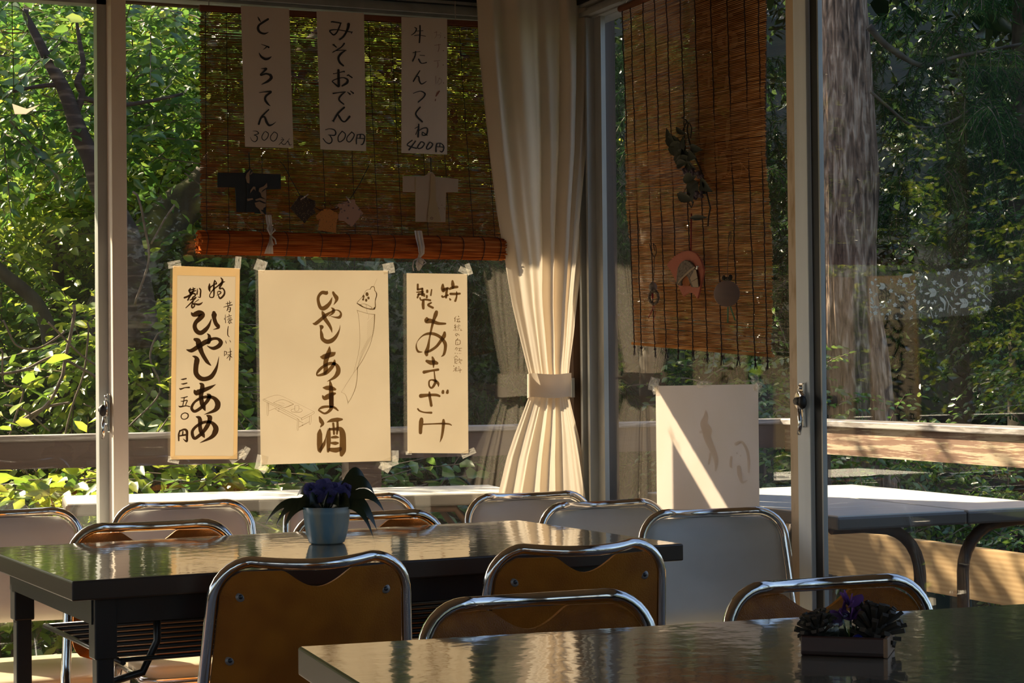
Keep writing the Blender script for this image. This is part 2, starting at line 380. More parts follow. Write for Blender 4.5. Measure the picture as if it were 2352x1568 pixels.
w7 = window('added_window_7')  # unseen back windows, added to bring sky light onto the chair backs
for x0, x1 in ((-4.3, -1.6), (-1.4, 1.3)):
    pane_y(w7, x0, x1, .75, 2.3, -2.25)
    MB().bb((x0, -2.28, .75), (x0 + .04, -2.22, 2.3)).bb((x1 - .04, -2.28, .75), (x1, -2.22, 2.3)).bb((x0, -2.28, .75), (x1, -2.22, .79)).bb((x0, -2.28, 2.26), (x1, -2.22, 2.3)).build('sash_frame', M['alu'], w7)
w8 = window('added_window_8')  # unseen side windows, added to brighten the right wall from the left
for y0, y1 in ((-1.6, 1.4), (1.8, 4.9)):
    pane_x(w8, y0, y1, .7, 2.25, -4.55)
    MB().bb((-4.58, y0, .7), (-4.52, y0 + .04, 2.25)).bb((-4.58, y1 - .04, .7), (-4.52, y1, 2.25)).bb((-4.58, y0, .7), (-4.52, y1, .74)).bb((-4.58, y0, 2.21), (-4.52, y1, 2.25)).build('sash_frame', M['alu'], w8)
# eaves over the deck (shade the upper half of the windows)
EAVE = 1.08
struct('trim_8', MB().bb((-6, YW + .1, 2.40), (XW + .16, YW + EAVE, 2.46)).bb((-6, YW + EAVE - .03, 2.39), (XW + .16, YW + EAVE, 2.46)), M['brown_post'])
struct('trim_10', MB().bb((-6, -2.6, 2.62), (XW + .16, YW + EAVE, 2.7)), M['brown_post'])
# deck
D = MB()
y = 5.48
while y < 6.5: D.bb((-6, y, -.06), (4.1, y + .11, -.03)); y += .12
x = 2.62
while x < 4.1: D.bb((x, -3, -.06), (x + .11, 5.46, -.03)); x += .12
struct('floor_deck', D, M['rail_dark'])

# ------------------------------------------------------------------ deck railing
RY, RX = 6.28, 3.80
r = thing('deck_railing', 'dark brown wooden deck railing running behind the taped paper signs', 'railing', (1.5, RY, 0))
MB().bb((-5, RY, .805), (RX + .08, RY + .04, .895)).build('top_rail', M['rail_dark'], r, world=True)
bevel(MB().bb((-5, RY - .02, .895), (RX + .10, RY + .09, .915)).build('rail_cap', M['rail_cap'], r, world=True), .004)
MB().bb((-5, RY, .33), (RX + .05, RY + .04, .49)).build('lower_board', M['rail_dark'], r, world=True)
pa, pb = onY(RY + .06, 797, 1090).x, onY(RY + .06, 872, 1090).x
for x0 in (pa, pa - 1.5, pa - 3.0):
    MB().bb((x0, RY + .04, -.4), (x0 + pb - pa, RY + .12, .86)).build('post', M['rail_dark'], r, world=True)
r = thing('deck_railing', 'sunlit railing with peeling brown paint at right behind the cedar side window', 'railing', (RX, 4.0, 0))
zc = .905
MB().bb((RX, -2, zc - .115), (RX + .045, RY - .02, zc - .012)).build('top_rail', M['rail_peel'], r, world=True)
bevel(MB().bb((RX - .02, -2, zc - .012), (RX + .11, RY - .02, zc + .012)).build('rail_cap', M['rail_cap'], r, world=True), .004)
MB().bb((RX, -2, .345), (RX + .04, RY - .02, .515)).build('lower_board', M['grain'], r, world=True)
for y0 in (RY - .14, 3.1, 1.4):
    MB().bb((RX + .045, y0, -.4), (RX + .13, y0 + .1, .88)).build('post', M['rail_dark'], r, world=True)
# ------------------------------------------------------------------ chairs
def lerp(a, b, t): return a + (b - a) * t
def make_chair(kind):
    """local frame: back at y=0, sitter faces +y"""
    orange = kind == 'orange'
    hw, top = (.190, .757) if orange else (.186, .757)
    bulge = .045
    root = thing('folding_chair', None, 'chair')
    def yz(z):   # tube line seen from the side
        return -.012 + (top - z) * .17 if z > .42 else -.012 + (top - .42) * .17 + (.42 - z) * .62
    def half(z): return hw + (top - z) * .07
    path = []
    for z in np.linspace(.012, .42, 8): path.append((-half(z), yz(z), z))
    for z in np.linspace(.45, top - .075, 7): path.append((-half(z), yz(z), z))
    rc = .075
    for a in np.linspace(0, pi / 2, 9)[1:]:
        z = top - rc + rc * sin(a); x = -half(top - rc) + rc * (1 - cos(a)); path.append((x, yz(z) , z))
    xe = path[-1][0]
    for t in np.linspace(0, 1, 15)[1:-1]:
        x = lerp(xe, -xe, t); k = 1 - (x / xe) ** 2
        path.append((x, yz(top) - bulge * k, top - .006 * k))
    L = path[:8 + 7 + 8]
    path += [(-p[0], p[1], p[2]) for p in reversed(L)]
    # smooth the kink at seat height
    MB().tube(path, .0112, 12).build('back_frame', M['chrome'], root)
    legs = MB()
    rl = [(-.19, .125, .40), (-.20, .06, .30), (-.207, -.03, .10), (-.205, -.055, .03), (-.19, -.06, .014), (0, -.062, .012)]
    rl += [(-p[0], p[1], p[2]) for p in reversed(rl[:-1])]
    MB().tube(rl, .0105, 10).build('rear_leg_frame', M['chrome'], root)
    MB().tube([(-.2, yz(.2), .2), (.2, yz(.2), .2)], .008, 8).build('crossbar', M['chrome'], root)
    # seat
    zs = .385
    s = MB()
    def outline(k):
        pts = []
        for (cx, cy, a0) in ((.135, .375, 0), (-.135, .375, 90), (-.15, .075, 180), (.15, .075, 270)):
            for a in np.linspace(a0, a0 + 90, 7): pts.append((cx + (.055 - k) * cos(radians(a)), cy + (.055 - k) * sin(radians(a))))
        return pts
    rings = [(0.012, zs - .032), (0, zs - .026), (0, zs - .008), (.006, zs - .001), (.02, zs + .003), (.05, zs + .004)]
    vs = []; n = 28
    for k, z in rings: vs += [(p[0], p[1], z) for p in outline(k)]
    fs = [tuple(range(n - 1, -1, -1)), tuple(range((len(rings)-1) * n, len(rings) * n))]
    for a in range(len(rings) - 1):
        for i in range(n): fs.append((a*n+i, a*n+(i+1) % n, (a+1)*n+(i+1) % n, (a+1)*n+i))
    s.add(vs, fs, True); seat = s.build('seat', M['orange'] if orange else M['cream_vinyl'], root)
    MB().tube([(-.196, .05, zs - .035), (-.196, .40, zs - .035), (-.15, .425, zs - .035), (.15, .425, zs - .035), (.196, .40, zs - .035), (.196, .05, zs - .035)], .009, 8).build('seat_frame', M['chrome'], root)
    # backrest
    zb = .455 if orange else .475
    def bshape(u, v, side):
        zt = top - .016
        if orange:
            g = max(0, 1 - abs(u - .5) / .26); zt -= .034 * (g * g * (3 - 2 * g))
        z = lerp(zb, zt, v)
        h = half(z) - .013
        if z > top - rc:   # rounded upper corners inside the bent tube
            dz = z - (top - rc); q = rc - .012
            h = min(h, half(top - rc) - rc + sqrt(max(q * q - dz * dz, 0)) + .0)
        if z < zb + .05:
            dz = zb + .05 - z; h = h - .05 + sqrt(max(.05 ** 2 - dz * dz, 0))
        x = (u * 2 - 1) * h
        k = 1 - (x / (half(z))) ** 2
        yc = yz(z) - bulge * k * (.55 + .45 * max(0, (z - .5) / .26))
        return x, yc, z
    def front(u, v):
        x, yc, z = bshape(u, v, 1); e = min(u, 1 - u, v * .8, (1 - v) * .8) * 8
        th = .004 + (.010 if orange else .018) * min(1, e) ** .5
        return (x, yc + th, z)
    def rear(u, v):
        x, yc, z = bshape(u, v, 0); return (x, yc - .004, z)
    b = MB().grid(front, 36, 26, True, True)
    B0 = MB().grid(rear, 36, 26, True)
    # rim
    nu, nv = 36, 26
    rim = [(i, 0) for i in range(nu)] + [(nu, j) for j in range(nv)] + [(nu - i, nv) for i in range(nu)] + [(0, nv - j) for j in range(nv)]
    vs = []
    for i, j in rim: vs += [front(i / nu, j / nv), rear(i / nu, j / nv)]
    m = len(rim); B0.add(vs, [(2*i, 2*i+1, 2*((i+1) % m)+1, 2*((i+1) % m)) for i in range(m)])
    B0.build('back_board', M['orange_board'] if orange else M['white_vinyl'], root)
    b.build('back_pad', M['orange'] if orange else M['white_vinyl'], root)
    if orange:
        for u, v in ((.10, .83), (.90, .83), (.08, .40), (.92, .40)):
            x, y, z = rear(u, v)
            rv = MB().lathe([(0, .002), (.005, .0022), (.0085, .001), (.0095, 0)], (x, y, z), 16, ax=(0, -1, .1)).build('rivet', M['rivet'], root)
            MB().lathe([(0, .0035), (.004, .003), (.0052, .0015)], (x, y, z), 12, ax=(0, -1, .1)).build('rivet_core', M['rivet_core'], rv)
    return root

def put_chair(proto, first, px, py, yaw, label, group, dx=0, dy=0):
    c = proto if first else copy_tree(proto)
    p = onZ(.768, px, py)
    c.location = (p.x + dx, p.y + dy, 0); c.rotation_euler = (0, 0, yaw)
    c['label'] = label; c['group'] = group; c['category'] = 'chair'
    return c
oc = make_chair('orange'); wc = make_chair('white')
GO, GW = 'orange-brown folding chairs', 'white folding chairs'
put_chair(oc, True, 713, 1268, 0, 'orange-brown folding chair seen from behind with four rivets, largest in the left foreground', GO)
put_chair(oc, False, 1322, 1240, 0, 'orange-brown folding chair with rivets pushed in at the right end of the middle table', GO)
put_chair(oc, False, 1240, 1362, pi, 'orange-brown folding chair tucked behind the nearest table, left of the pine cone tray', GO, dy=.0)
put_chair(oc, False, 1908, 1326, pi, 'orange-brown folding chair tucked behind the nearest table, right behind the pine cone tray', GO, dy=.0)
put_chair(oc, False, 352, 1196, pi, 'orange-brown folding chair tucked behind the left end of the middle table', GO)
put_chair(oc, False, 848, 1173, pi, 'orange-brown folding chair tucked in just behind the potted plant on the middle table', GO)
put_chair(wc, True, 15, 1168, pi, 'white folding chair cut off by the left edge of the photo, before the window', GW)
put_chair(wc, False, 422, 1149, pi, 'white folding chair by the window, under the leftmost taped paper sign', GW)
put_chair(wc, False, 806, 1134, pi, 'white folding chair by the window, directly behind the blue potted plant', GW)
put_chair(wc, False, 1217, 1129, pi, 'white folding chair standing in front of the hem of the tied curtain', GW)
put_chair(wc, False, 1388, 1148, pi + radians(4), 'white folding chair between the curtain and the blank paper on the side window', GW)
put_chair(wc, False, 1640, 1166, pi - radians(8), 'large white folding chair below the blank paper on the side window', GW)

# ------------------------------------------------------------------ indoor tables
def indoor_table(cx, cy, rz, L, D, label, ztop=.73, th=.037):
    t = thing('dining_table', label, 'table', (cx, cy, 0), rz, 'dark-edged dining tables')
    bevel(MB().box((0, 0, ztop - th / 2 - .0006), (L, D, th)).build('edge_band', M['table_edge'], t), .003)
    MB().box((0, 0, ztop - .0005), (L - .008, D - .008, .0014)).build('table_top', M['table_top'], t)
    MB().box((0, -D/2 + .055, ztop - th - .028), (L - .16, .02, .05)).box((0, D/2 - .055, ztop - th - .028), (L - .16, .02, .05)).box((-L/2 + .06, 0, ztop - th - .028), (.02, D - .1, .05)).box((L/2 - .06, 0, ztop - th - .028), (.02, D - .1, .05)).build('apron', M['table_frame'], t)
    for sx in (-1, 1):
        for sy in (-1, 1):
            x, y = sx * (L/2 - .075), sy * (D/2 - .06)
            l = MB().box((x, y, (ztop - th) / 2), (.034, .034, ztop - th)); o = bevel(l.build('leg', M['table_frame'], t), .003)
            bevel(MB().box((x, y, ztop - th - .06), (.044, .044, .12)).build('leg_sleeve', M['table_frame'], o), .003)
    r = MB()
    for k in range(9): r.tube([(-L/2 + .12, -D/2 + .1 + k * (D - .2) / 8, ztop - .17), (L/2 - .12, -D/2 + .1 + k * (D - .2) / 8, ztop - .17)], .005, 6)
    for x in (-L/2 + .12, 0, L/2 - .12): r.tube([(x, -D/2 + .08, ztop - .172), (x, D/2 - .08, ztop - .172)], .006, 6)
    r.build('shelf_rack', M['table_frame'], t)
    for sx in (-1, 1):
        p = [(sx * (L/2 - .2), -D/2 + .12, ztop - .06), (sx * (L/2 - .2), -D/2 + .12, ztop - .14), (sx * (L/2 - .17), -D/2 + .12, ztop - .2), (sx * (L/2 - .1), -D/2 + .12, ztop - .215)]
        MB().tube(p, .008, 8).build('brace', M['table_frame'], t)
    return t
a, b, c_ = onZ(.73, 165, 1335), onZ(.73, 1570, 1248), onZ(.73, 1190, 1194)
L1 = (b - a).length; D1 = (c_ - b).length; rz1 = atan2(b.y - a.y, b.x - a.x)
u = Vector((cos(rz1), sin(rz1), 0)); v = Vector((-sin(rz1), cos(rz1), 0)); mid = a + u * L1 / 2 + v * D1 / 2
MT = indoor_table(mid.x, mid.y, rz1, L1, D1, 'glossy grey-topped dining table carrying the blue potted plant')
a, b = onZ(.73, 684, 1484), onZ(.73, 2352, 1386)
rz2 = atan2(b.y - a.y, b.x - a.x); u = Vector((cos(rz2), sin(rz2), 0)); v = Vector((sin(rz2), -cos(rz2), 0))
mid = a + u * .9 + v * .45
NT = indoor_table(mid.x, mid.y, rz2, 1.8, .9, 'glossy grey-topped dining table in the foreground carrying the pine cone tray', th=.04)

# ------------------------------------------------------------------ outdoor folding tables
def outdoor_table(name_loc, rz, L, D, label, legs='arch', zt=.73):
    t = thing('folding_table', label, 'table', (*name_loc, 0), rz, 'white outdoor folding tables')
    bevel(MB().box((0, 0, zt - .02), (L, D, .034)).build('edge_band', M['out_edge'], t), .006)
    MB().box((0, 0, zt - .0015), (L - .012, D - .012, .004)).build('table_top', M['out_top'], t)
    for sy in (-1, 1) if legs == 'arch' else ():
        y = sy * (L / 2 - .12)
    return t
a, b, c_ = onZ(.73, 150, 1158), onZ(.73, 1145, 1131), onZ(.73, 990, 1116)
rz = atan2(b.y - a.y, b.x - a.x); u = Vector((cos(rz), sin(rz), 0)); v = Vector((-sin(rz), cos(rz), 0))
mid = a + u * .70 + v * .20
LT = outdoor_table((mid.x, mid.y), rz, 1.40, .40, 'long narrow white folding table on the deck behind the taped signs', 'x')
for sx in (-1, 1):
    MB().tube([(sx * .2, -.14, .69), (sx * .5, -.14, .68), (sx * .56, -.14, .6), (sx * .58, -.14, -.02)], .012, 8).tube([(sx * .2, .14, .69), (sx * .5, .14, .68), (sx * .56, .14, .6), (sx * .58, .14, -.02)], .012, 8).tube([(sx * .578, -.14, .1), (sx * .578, .14, .1)], .01, 8).build('leg_frame', M['out_leg'], LT)
a = onZ(.73, 1465, 1130); b = onZ(.73, 1915, 1116); c_ = onZ(.73, 1960, 1177)
seam = onZ(.73, 2225, 1172)
xl0 = 2.66; y0, y1 = 4.13, 5.22; sx_ = seam.x + .0
def arch_legs(t, L, side):
    # bent tube leg pairs, one at each end; side = +1: post leg stands at the +x edge
    for y in (-L / 2 + .10, L / 2 - .10):
        p = []
        x0, x1 = -side * .16, side * .12
        p.append((x0, y, .69)); p.append((x0 + side * .10, y, .69))
        for a in np.linspace(0, pi / 2, 8): p.append((x1 - side * .13 + side * .13 * sin(a), y, .685 - .13 + .13 * cos(a)))
        p += [(x1, y, .3), (x1, y, -.02)]
        MB().tube(p, .0165, 10).build('leg', M['out_leg'], t)
Wd = sx_ - xl0
TA = outdoor_table((xl0 + Wd / 2, (y0 + y1) / 2), 0, Wd - .004, y1 - y0, 'white folding table on the side deck nearest the glass, half in sun')
arch_legs(TA, y1 - y0, 1)
TB = outdoor_table((sx_ + Wd / 2 - .03, (y0 + y1) / 2), 0, Wd - .06, y1 - y0, 'white folding table on the side deck nearest the sunlit railing')
arch_legs(TB, y1 - y0, -1)
# ------------------------------------------------------------------ forest
M['soil'] = mat('forest_floor', (.022, .030, .012), .95, c2=(.010, .016, .007), scale=(3, 3, 3))
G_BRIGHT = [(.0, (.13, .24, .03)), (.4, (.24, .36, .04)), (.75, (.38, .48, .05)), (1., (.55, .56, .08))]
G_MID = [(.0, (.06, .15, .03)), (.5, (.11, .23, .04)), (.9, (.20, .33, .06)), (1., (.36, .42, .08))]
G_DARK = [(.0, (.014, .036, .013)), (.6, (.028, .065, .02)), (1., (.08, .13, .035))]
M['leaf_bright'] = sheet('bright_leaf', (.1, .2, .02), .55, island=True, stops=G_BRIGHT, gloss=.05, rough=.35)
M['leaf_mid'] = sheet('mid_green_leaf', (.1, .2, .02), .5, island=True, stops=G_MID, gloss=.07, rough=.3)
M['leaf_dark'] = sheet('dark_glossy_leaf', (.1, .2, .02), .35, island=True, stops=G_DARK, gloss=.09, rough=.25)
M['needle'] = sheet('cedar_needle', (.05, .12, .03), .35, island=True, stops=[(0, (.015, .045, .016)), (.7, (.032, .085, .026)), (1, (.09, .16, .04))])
M['bark_cherry'] = mat('cherry_bark', (.045, .03, .022), .8, c2=(.20, .15, .11), scale=(6, 6, 46), lo=.52, hi=.72, bump=.5, bscale=(10, 10, 50))
M['bark_moss'] = mat('mossy_bark', (.07, .055, .04), .9, c2=(.17, .16, .05), scale=(9, 9, 9), bump=.7, lo=.45, hi=.65)
M['bark_dark'] = mat('dark_bark', (.035, .025, .018), .85, c2=(.10, .085, .055), scale=(12, 12, 6), bump=.6)
M['twig'] = mat('dry_twig', (.22, .16, .11), .8, c2=(.10, .07, .05), scale=(20, 20, 20))
def cedar_bark():
    m, N, L, B = new_mat('cedar_bark'); B.inputs['Roughness'].default_value = .85
    tc = N.new('ShaderNodeTexCoord')
    def nz(sc, det, s=1):
        mp = N.new('ShaderNodeMapping'); mp.inputs['Scale'].default_value = sc; L.new(tc.outputs['Object'], mp.inputs[0])
        t = N.new('ShaderNodeTexNoise'); t.inputs['Scale'].default_value = s; t.inputs['Detail'].default_value = det; t.inputs['Distortion'].default_value = .6; L.new(mp.outputs[0], t.inputs[0]); return t
    t = nz((42, 42, 8), 8); r = N.new('ShaderNodeValToRGB'); e = r.color_ramp.elements
    e[0].position = .32; e[0].color = (.045, .028, .018, 1); e[1].position = .66; e[1].color = (.50, .37, .27, 1); k = e.new(.5); k.color = (.23, .145, .095, 1)
    L.new(t.outputs[0], r.inputs[0]); L.new(r.outputs[0], B.inputs['Base Color'])
    b = N.new('ShaderNodeBump'); b.inputs['Strength'].default_value = .9; b.inputs['Distance'].default_value = .02; L.new(t.outputs[0], b.inputs['Height']); L.new(b.outputs[0], B.inputs['Normal']); return m
M['bark_cedar'] = cedar_bark()

def hill(u, v):
    x = -12 + 34 * u; y = 6.9 + 16 * v
    z = -1.3 + 10.5 * v ** 1.35 + .4 * noise.noise(Vector((x * .5, y * .5, 0)))
    if x > 4: z = max(z, -1.6 + .12 * (x - 4))
    return (x, y, z)
g = MB().grid(hill, 60, 40); g.grid(lambda u, v: (4.2 + 18 * u, -6 + 13.2 * v, -1.5 + .9 * u * u * 2 + .2 * noise.noise(Vector((u * 9, v * 9, 3)))), 30, 30)
g.build('ground', M['soil'])['kind'] = 'structure'
def backhill(u, v):
    x = -14 + 44 * u; y = 21.5 - 13 * max(0, u - .55) ** 1.5 * 2; return (x, y + 1.5 * v, 2 + 9 * v)
RNG = np.random.default_rng(7)
_LS = np.array([[0, 0, 0], [.32, .40, .05], [.32, 0, -.04], [.32, -.40, .05], [.70, .30, .03], [.70, 0, -.06], [.70, -.30, .03], [1, 0, -.10]])
_LF = [(0, 2, 1), (0, 3, 2), (1, 2, 5, 4), (2, 3, 6, 5), (4, 5, 7), (5, 6, 7)]
def leaf_mesh(name, P, A, Nn, ln, wd, m, parent=None):
    """P base points, A leaf axes, Nn normals (n,3); one mesh of many leaves"""
    n = len(P); A = A / np.linalg.norm(A, axis=1, keepdims=True)
    S = np.cross(Nn, A); S /= np.linalg.norm(S, axis=1, keepdims=True) + 1e-9; Nn = np.cross(A, S)
    V = P[:, None] + _LS[None, :, 0, None] * A[:, None] * ln[:, None, None] + _LS[None, :, 1, None] * S[:, None] * wd[:, None, None] + _LS[None, :, 2, None] * Nn[:, None] * ln[:, None, None]
    V = V.reshape(-1, 3)
    lt = np.array([len(f) for f in _LF]); li = np.concatenate([np.array(f) for f in _LF])
    loops = (li[None] + (np.arange(n) * 8)[:, None]).ravel(); tot = np.tile(lt, n); start = np.concatenate([[0], np.cumsum(tot)[:-1]])
    me = bpy.data.meshes.new(name); me.vertices.add(len(V)); me.vertices.foreach_set('co', V.ravel().astype(np.float32))
    me.loops.add(len(loops)); me.loops.foreach_set('vertex_index', loops.astype(np.int32))
    me.polygons.add(len(tot)); me.polygons.foreach_set('loop_start', start.astype(np.int32)); me.polygons.foreach_set('loop_total', tot.astype(np.int32))
    me.update(calc_edges=True); me.materials.append(m)
    o = bpy.data.objects.new(name, me); COL.objects.link(o)
    if parent is not None: o.parent = parent
    return o
def crown(n_tw, boxes, size, per=13, droop=.35, spread=1.0, rng=RNG):
    """leaf sprays on twigs inside ellipsoids; returns arrays and twig paths"""
    P, A, Nn, ln, wd, tw = [], [], [], [], [], []
    w = np.array([b[6] if len(b) > 6 else b[3] * b[4] * b[5] for b in boxes]); w = w / w.sum()
    for bi, k in zip(range(len(boxes)), (w * n_tw).astype(int)):
        b = boxes[bi]; c = np.array(b[:3]); r = np.array(b[3:6])
        for _ in range(k):
            q = rng.normal(size=3); q /= np.linalg.norm(q); q = q * rng.uniform(.25, 1) ** .45
            p = c + q * r; d = q * .6 + rng.normal(size=3) * .7; d[2] = d[2] * .4 - .05; d /= np.linalg.norm(d)
            L = size * rng.uniform(4, 8) * spread; side = np.cross(d, [0, 0, 1]); side /= np.linalg.norm(side) + 1e-9
            tw.append((p, d, L))
            for i in range(per):
                t = (i + rng.uniform(0, .6)) / per; s = 1 if i % 2 else -1
                pos = p + d * L * t + np.array([0, 0, -droop * L * t * t * .5])
                a = d * .6 + side * s * rng.uniform(.5, 1.1) + np.array([0, 0, -rng.uniform(.0, .7)]) + rng.normal(size=3) * .15
                P.append(pos); A.append(a); Nn.append(np.array([-.35, -.15, .8]) + rng.normal(size=3) * .45)
                l = size * rng.uniform(.65, 1.2); ln.append(l); wd.append(l * rng.uniform(.55, .75))
    return np.array(P), np.array(A), np.array(Nn), np.array(ln), np.array(wd), tw
def wiggle(path, r, n=10, amp=.02, seed=0, sub=6):
    P = []; R = []
    for i in range(len(path) - 1):
        for k in range(sub):
            t = k / sub; p0, p1, p2, p3 = [Vector(path[max(0, min(len(path) - 1, i + j))]) for j in (-1, 0, 1, 2)]
            q = .5 * ((2 * p1) + (p2 - p0) * t + (2 * p0 - 5 * p1 + 4 * p2 - p3) * t * t + (3 * p1 - p0 - 3 * p2 + p3) * t ** 3)
            q += Vector((noise.noise(q * 6 + Vector((seed, 0, 0))), noise.noise(q * 6 + Vector((0, seed, 9))), 0)) * amp
            P.append(q); R.append((r[i] * (1 - t) + r[i + 1] * t) * (1 + .12 * noise.noise(q * 14)))
    P.append(Vector(path[-1])); R.append(r[-1]); return P, R
def tree(name, label, cat, loc, boxes, n_tw, size, m, bark, trunks=(), group=None, per=13, twigs=True, seed=1):
    rng = np.random.default_rng(seed)
    t = thing(name, label, cat, loc, group=group); L0 = np.array(loc)
    P, A, Nn, ln, wd, tw = crown(n_tw, boxes, size, per, rng=rng)
    leaf_mesh('foliage', P - L0, A, Nn, ln, wd, m, t)
    if twigs:
        b = MB()
        for p, d, L in tw[::2]:
            b.tube([p - L0, p + d * L * .5 - np.array([0, 0, .04 * L]) - L0, p + d * L - np.array([0, 0, .17 * L]) - L0], [.004, .003, .0015], 3, cap=False)
        b.build('twigs', M['twig'], t)
    for path, r in trunks:
        PP, RR = wiggle(path, r, amp=.015, seed=seed)
        MB().tube(PP, RR, 16).build('trunk' if (path, r) == trunks[0] else 'branch', bark, t, world=True)
    return t
def pxs(Y, pts): return [tuple(onY(Y, x, y)) for x, y in pts]
def rad(Y, w): return w / 2 / FPX * (Y * 1.0)     # pixel width -> radius near depth Y

# cherry-like tree at left: trunk leaning in from the right, forked at the top
Yc = 7.7
tree('cherry_tree', 'leafy tree at upper left with a banded dark trunk forking behind the left pane', 'tree', (1.2, Yc, -1),
     [(1.15, 8.25, 2.45, .8, .3, .42), (1.85, 8.1, 2.45, .6, .3, .5)], 400, .068, M['leaf_mid'], M['bark_cherry'],
     [(pxs(Yc, [(330, 800), (290, 560), (238, 440), (205, 350), (170, 268), (138, 195), (95, 120), (60, 20)]), [.075, .06, .044, .038, .034, .028, .02, .012]),
      (pxs(Yc, [(172, 262), (186, 215), (176, 190), (190, 150), (184, 105), (170, 40)]), [.018, .014, .015, .011, .010, .006]),
      (pxs(Yc, [(180, 222), (215, 232), (262, 243), (330, 235), (420, 215)]), [.013, .011, .010, .008, .006]),
      (pxs(Yc, [(140, 200), (120, 195), (80, 200), (30, 210)]), [.014, .011, .008, .006])], seed=3)
Yd = 8.3
tree('woodland_tree', 'dark crooked tree trunk among leaves at the left edge, above the railing', 'tree', (1.1, Yd, -1),
     [(.9, 8.5, 1.0, .5, .2, .5), (1.5, 8.6, .8, .4, .2, .4)], 160, .058, M['leaf_mid'], M['bark_dark'],
     [(pxs(Yd, [(190, 1010), (150, 930), (128, 850), (112, 760), (84, 700), (40, 655), (-30, 590)]), [.055, .045, .038, .035, .034, .030, .026]),
      (pxs(Yd, [(150, 900), (215, 800), (222, 700), (240, 640)]), [.03, .028, .024, .016])], seed=5)
Ye = 8.6
tree('mossy_tree', 'thick mossy leaning trunk disappearing behind the reed blind', 'tree', (2.0, Ye, -1),
     [(1.9, 9.4, 2.75, .9, .4, .35), (2.6, 9.2, 2.5, .7, .4, .4)], 260, .062, M['leaf_bright'], M['bark_moss'],
     [(pxs(Ye, [(230, 760), (310, 600), (350, 540), (410, 480), (480, 420), (600, 250), (760, 60), (850, -60)]), [.11, .10, .10, .098, .09, .07, .05, .04])], seed=8)
# sunlit thicket beyond the railing
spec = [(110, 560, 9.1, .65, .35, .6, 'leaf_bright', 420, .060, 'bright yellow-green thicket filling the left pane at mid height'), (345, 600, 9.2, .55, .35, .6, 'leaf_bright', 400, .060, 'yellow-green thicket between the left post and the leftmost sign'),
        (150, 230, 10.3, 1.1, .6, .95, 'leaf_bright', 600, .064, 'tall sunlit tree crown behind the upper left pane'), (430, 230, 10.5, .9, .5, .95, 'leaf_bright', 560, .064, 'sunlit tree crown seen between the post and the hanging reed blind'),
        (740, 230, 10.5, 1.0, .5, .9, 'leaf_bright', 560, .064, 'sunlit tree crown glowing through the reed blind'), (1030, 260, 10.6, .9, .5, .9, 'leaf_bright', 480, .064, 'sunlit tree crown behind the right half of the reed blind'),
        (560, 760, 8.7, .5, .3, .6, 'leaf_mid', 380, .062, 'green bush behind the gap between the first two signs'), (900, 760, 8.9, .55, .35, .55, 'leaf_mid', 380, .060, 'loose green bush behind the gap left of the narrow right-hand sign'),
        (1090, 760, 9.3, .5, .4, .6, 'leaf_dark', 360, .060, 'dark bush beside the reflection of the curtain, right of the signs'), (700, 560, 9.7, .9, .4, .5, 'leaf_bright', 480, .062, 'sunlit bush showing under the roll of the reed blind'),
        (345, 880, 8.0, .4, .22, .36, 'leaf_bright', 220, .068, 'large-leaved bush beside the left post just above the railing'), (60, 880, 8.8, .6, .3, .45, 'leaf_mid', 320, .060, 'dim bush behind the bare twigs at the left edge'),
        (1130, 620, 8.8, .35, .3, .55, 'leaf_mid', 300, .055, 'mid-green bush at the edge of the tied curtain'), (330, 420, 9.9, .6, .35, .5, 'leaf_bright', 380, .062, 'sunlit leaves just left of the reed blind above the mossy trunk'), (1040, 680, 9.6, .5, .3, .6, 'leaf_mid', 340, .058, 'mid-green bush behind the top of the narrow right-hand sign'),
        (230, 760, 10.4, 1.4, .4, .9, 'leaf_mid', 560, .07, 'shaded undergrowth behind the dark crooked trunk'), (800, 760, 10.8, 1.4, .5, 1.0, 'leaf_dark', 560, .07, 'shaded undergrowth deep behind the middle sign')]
for k, (px, py, y, rx, ry, rz_, mm, n, s, lb) in enumerate(spec):
    x, _y, z = onY(y, px, py)
    tree('leafy_tree' if 'tree' in lb else 'bush', lb, 'tree' if 'tree' in lb else 'bush', (x, y, -1), [(x, y, z, rx, ry, rz_)], n, s, M[mm], M['bark_dark'],
         [([(x, y, -1), (x + .05, y, z - rz_ * .4), (x, y + .05, z)], [.04, .03, .01])], group='sunlit trees and bushes beyond the railing', seed=20 + k)
# low shrubs just past the railing (seen below it)
low = [(1.0, 7.1, .55, .45), (1.55, 7.0, .62, .42), (1.95, 7.15, .56, .4), (2.45, 7.3, .50, .38), (1.25, 7.4, .12, .6), (2.0, 7.5, .1, .6)]
ll = ['low leafy shrub below the railing at the left edge, behind the cut-off chair', 'low leafy shrub with large pale leaves under the leftmost sign', 'low leafy shrub below the railing, under the large middle sign',
      'low leafy shrub below the railing, left of the dark railing post', 'dark leafy shrub seen low under the left end of the white deck table', 'dark leafy shrub seen through the gap beneath the middle table']
for k, (x, y, z, r_) in enumerate(low):
    tree('shrub', ll[k], 'shrub', (x, y, -1), [(x, y, z, r_ * .9, .22, r_ * .55), (x, y, z - .4, r_, .25, .4)], 200, .088, M['leaf_bright'] if k in (0, 1) else M['leaf_mid'], M['twig'], [([(x, y, -1.2), (x, y, z)], [.015, .006])], group='low shrubs past the railing', per=9, seed=50 + k)
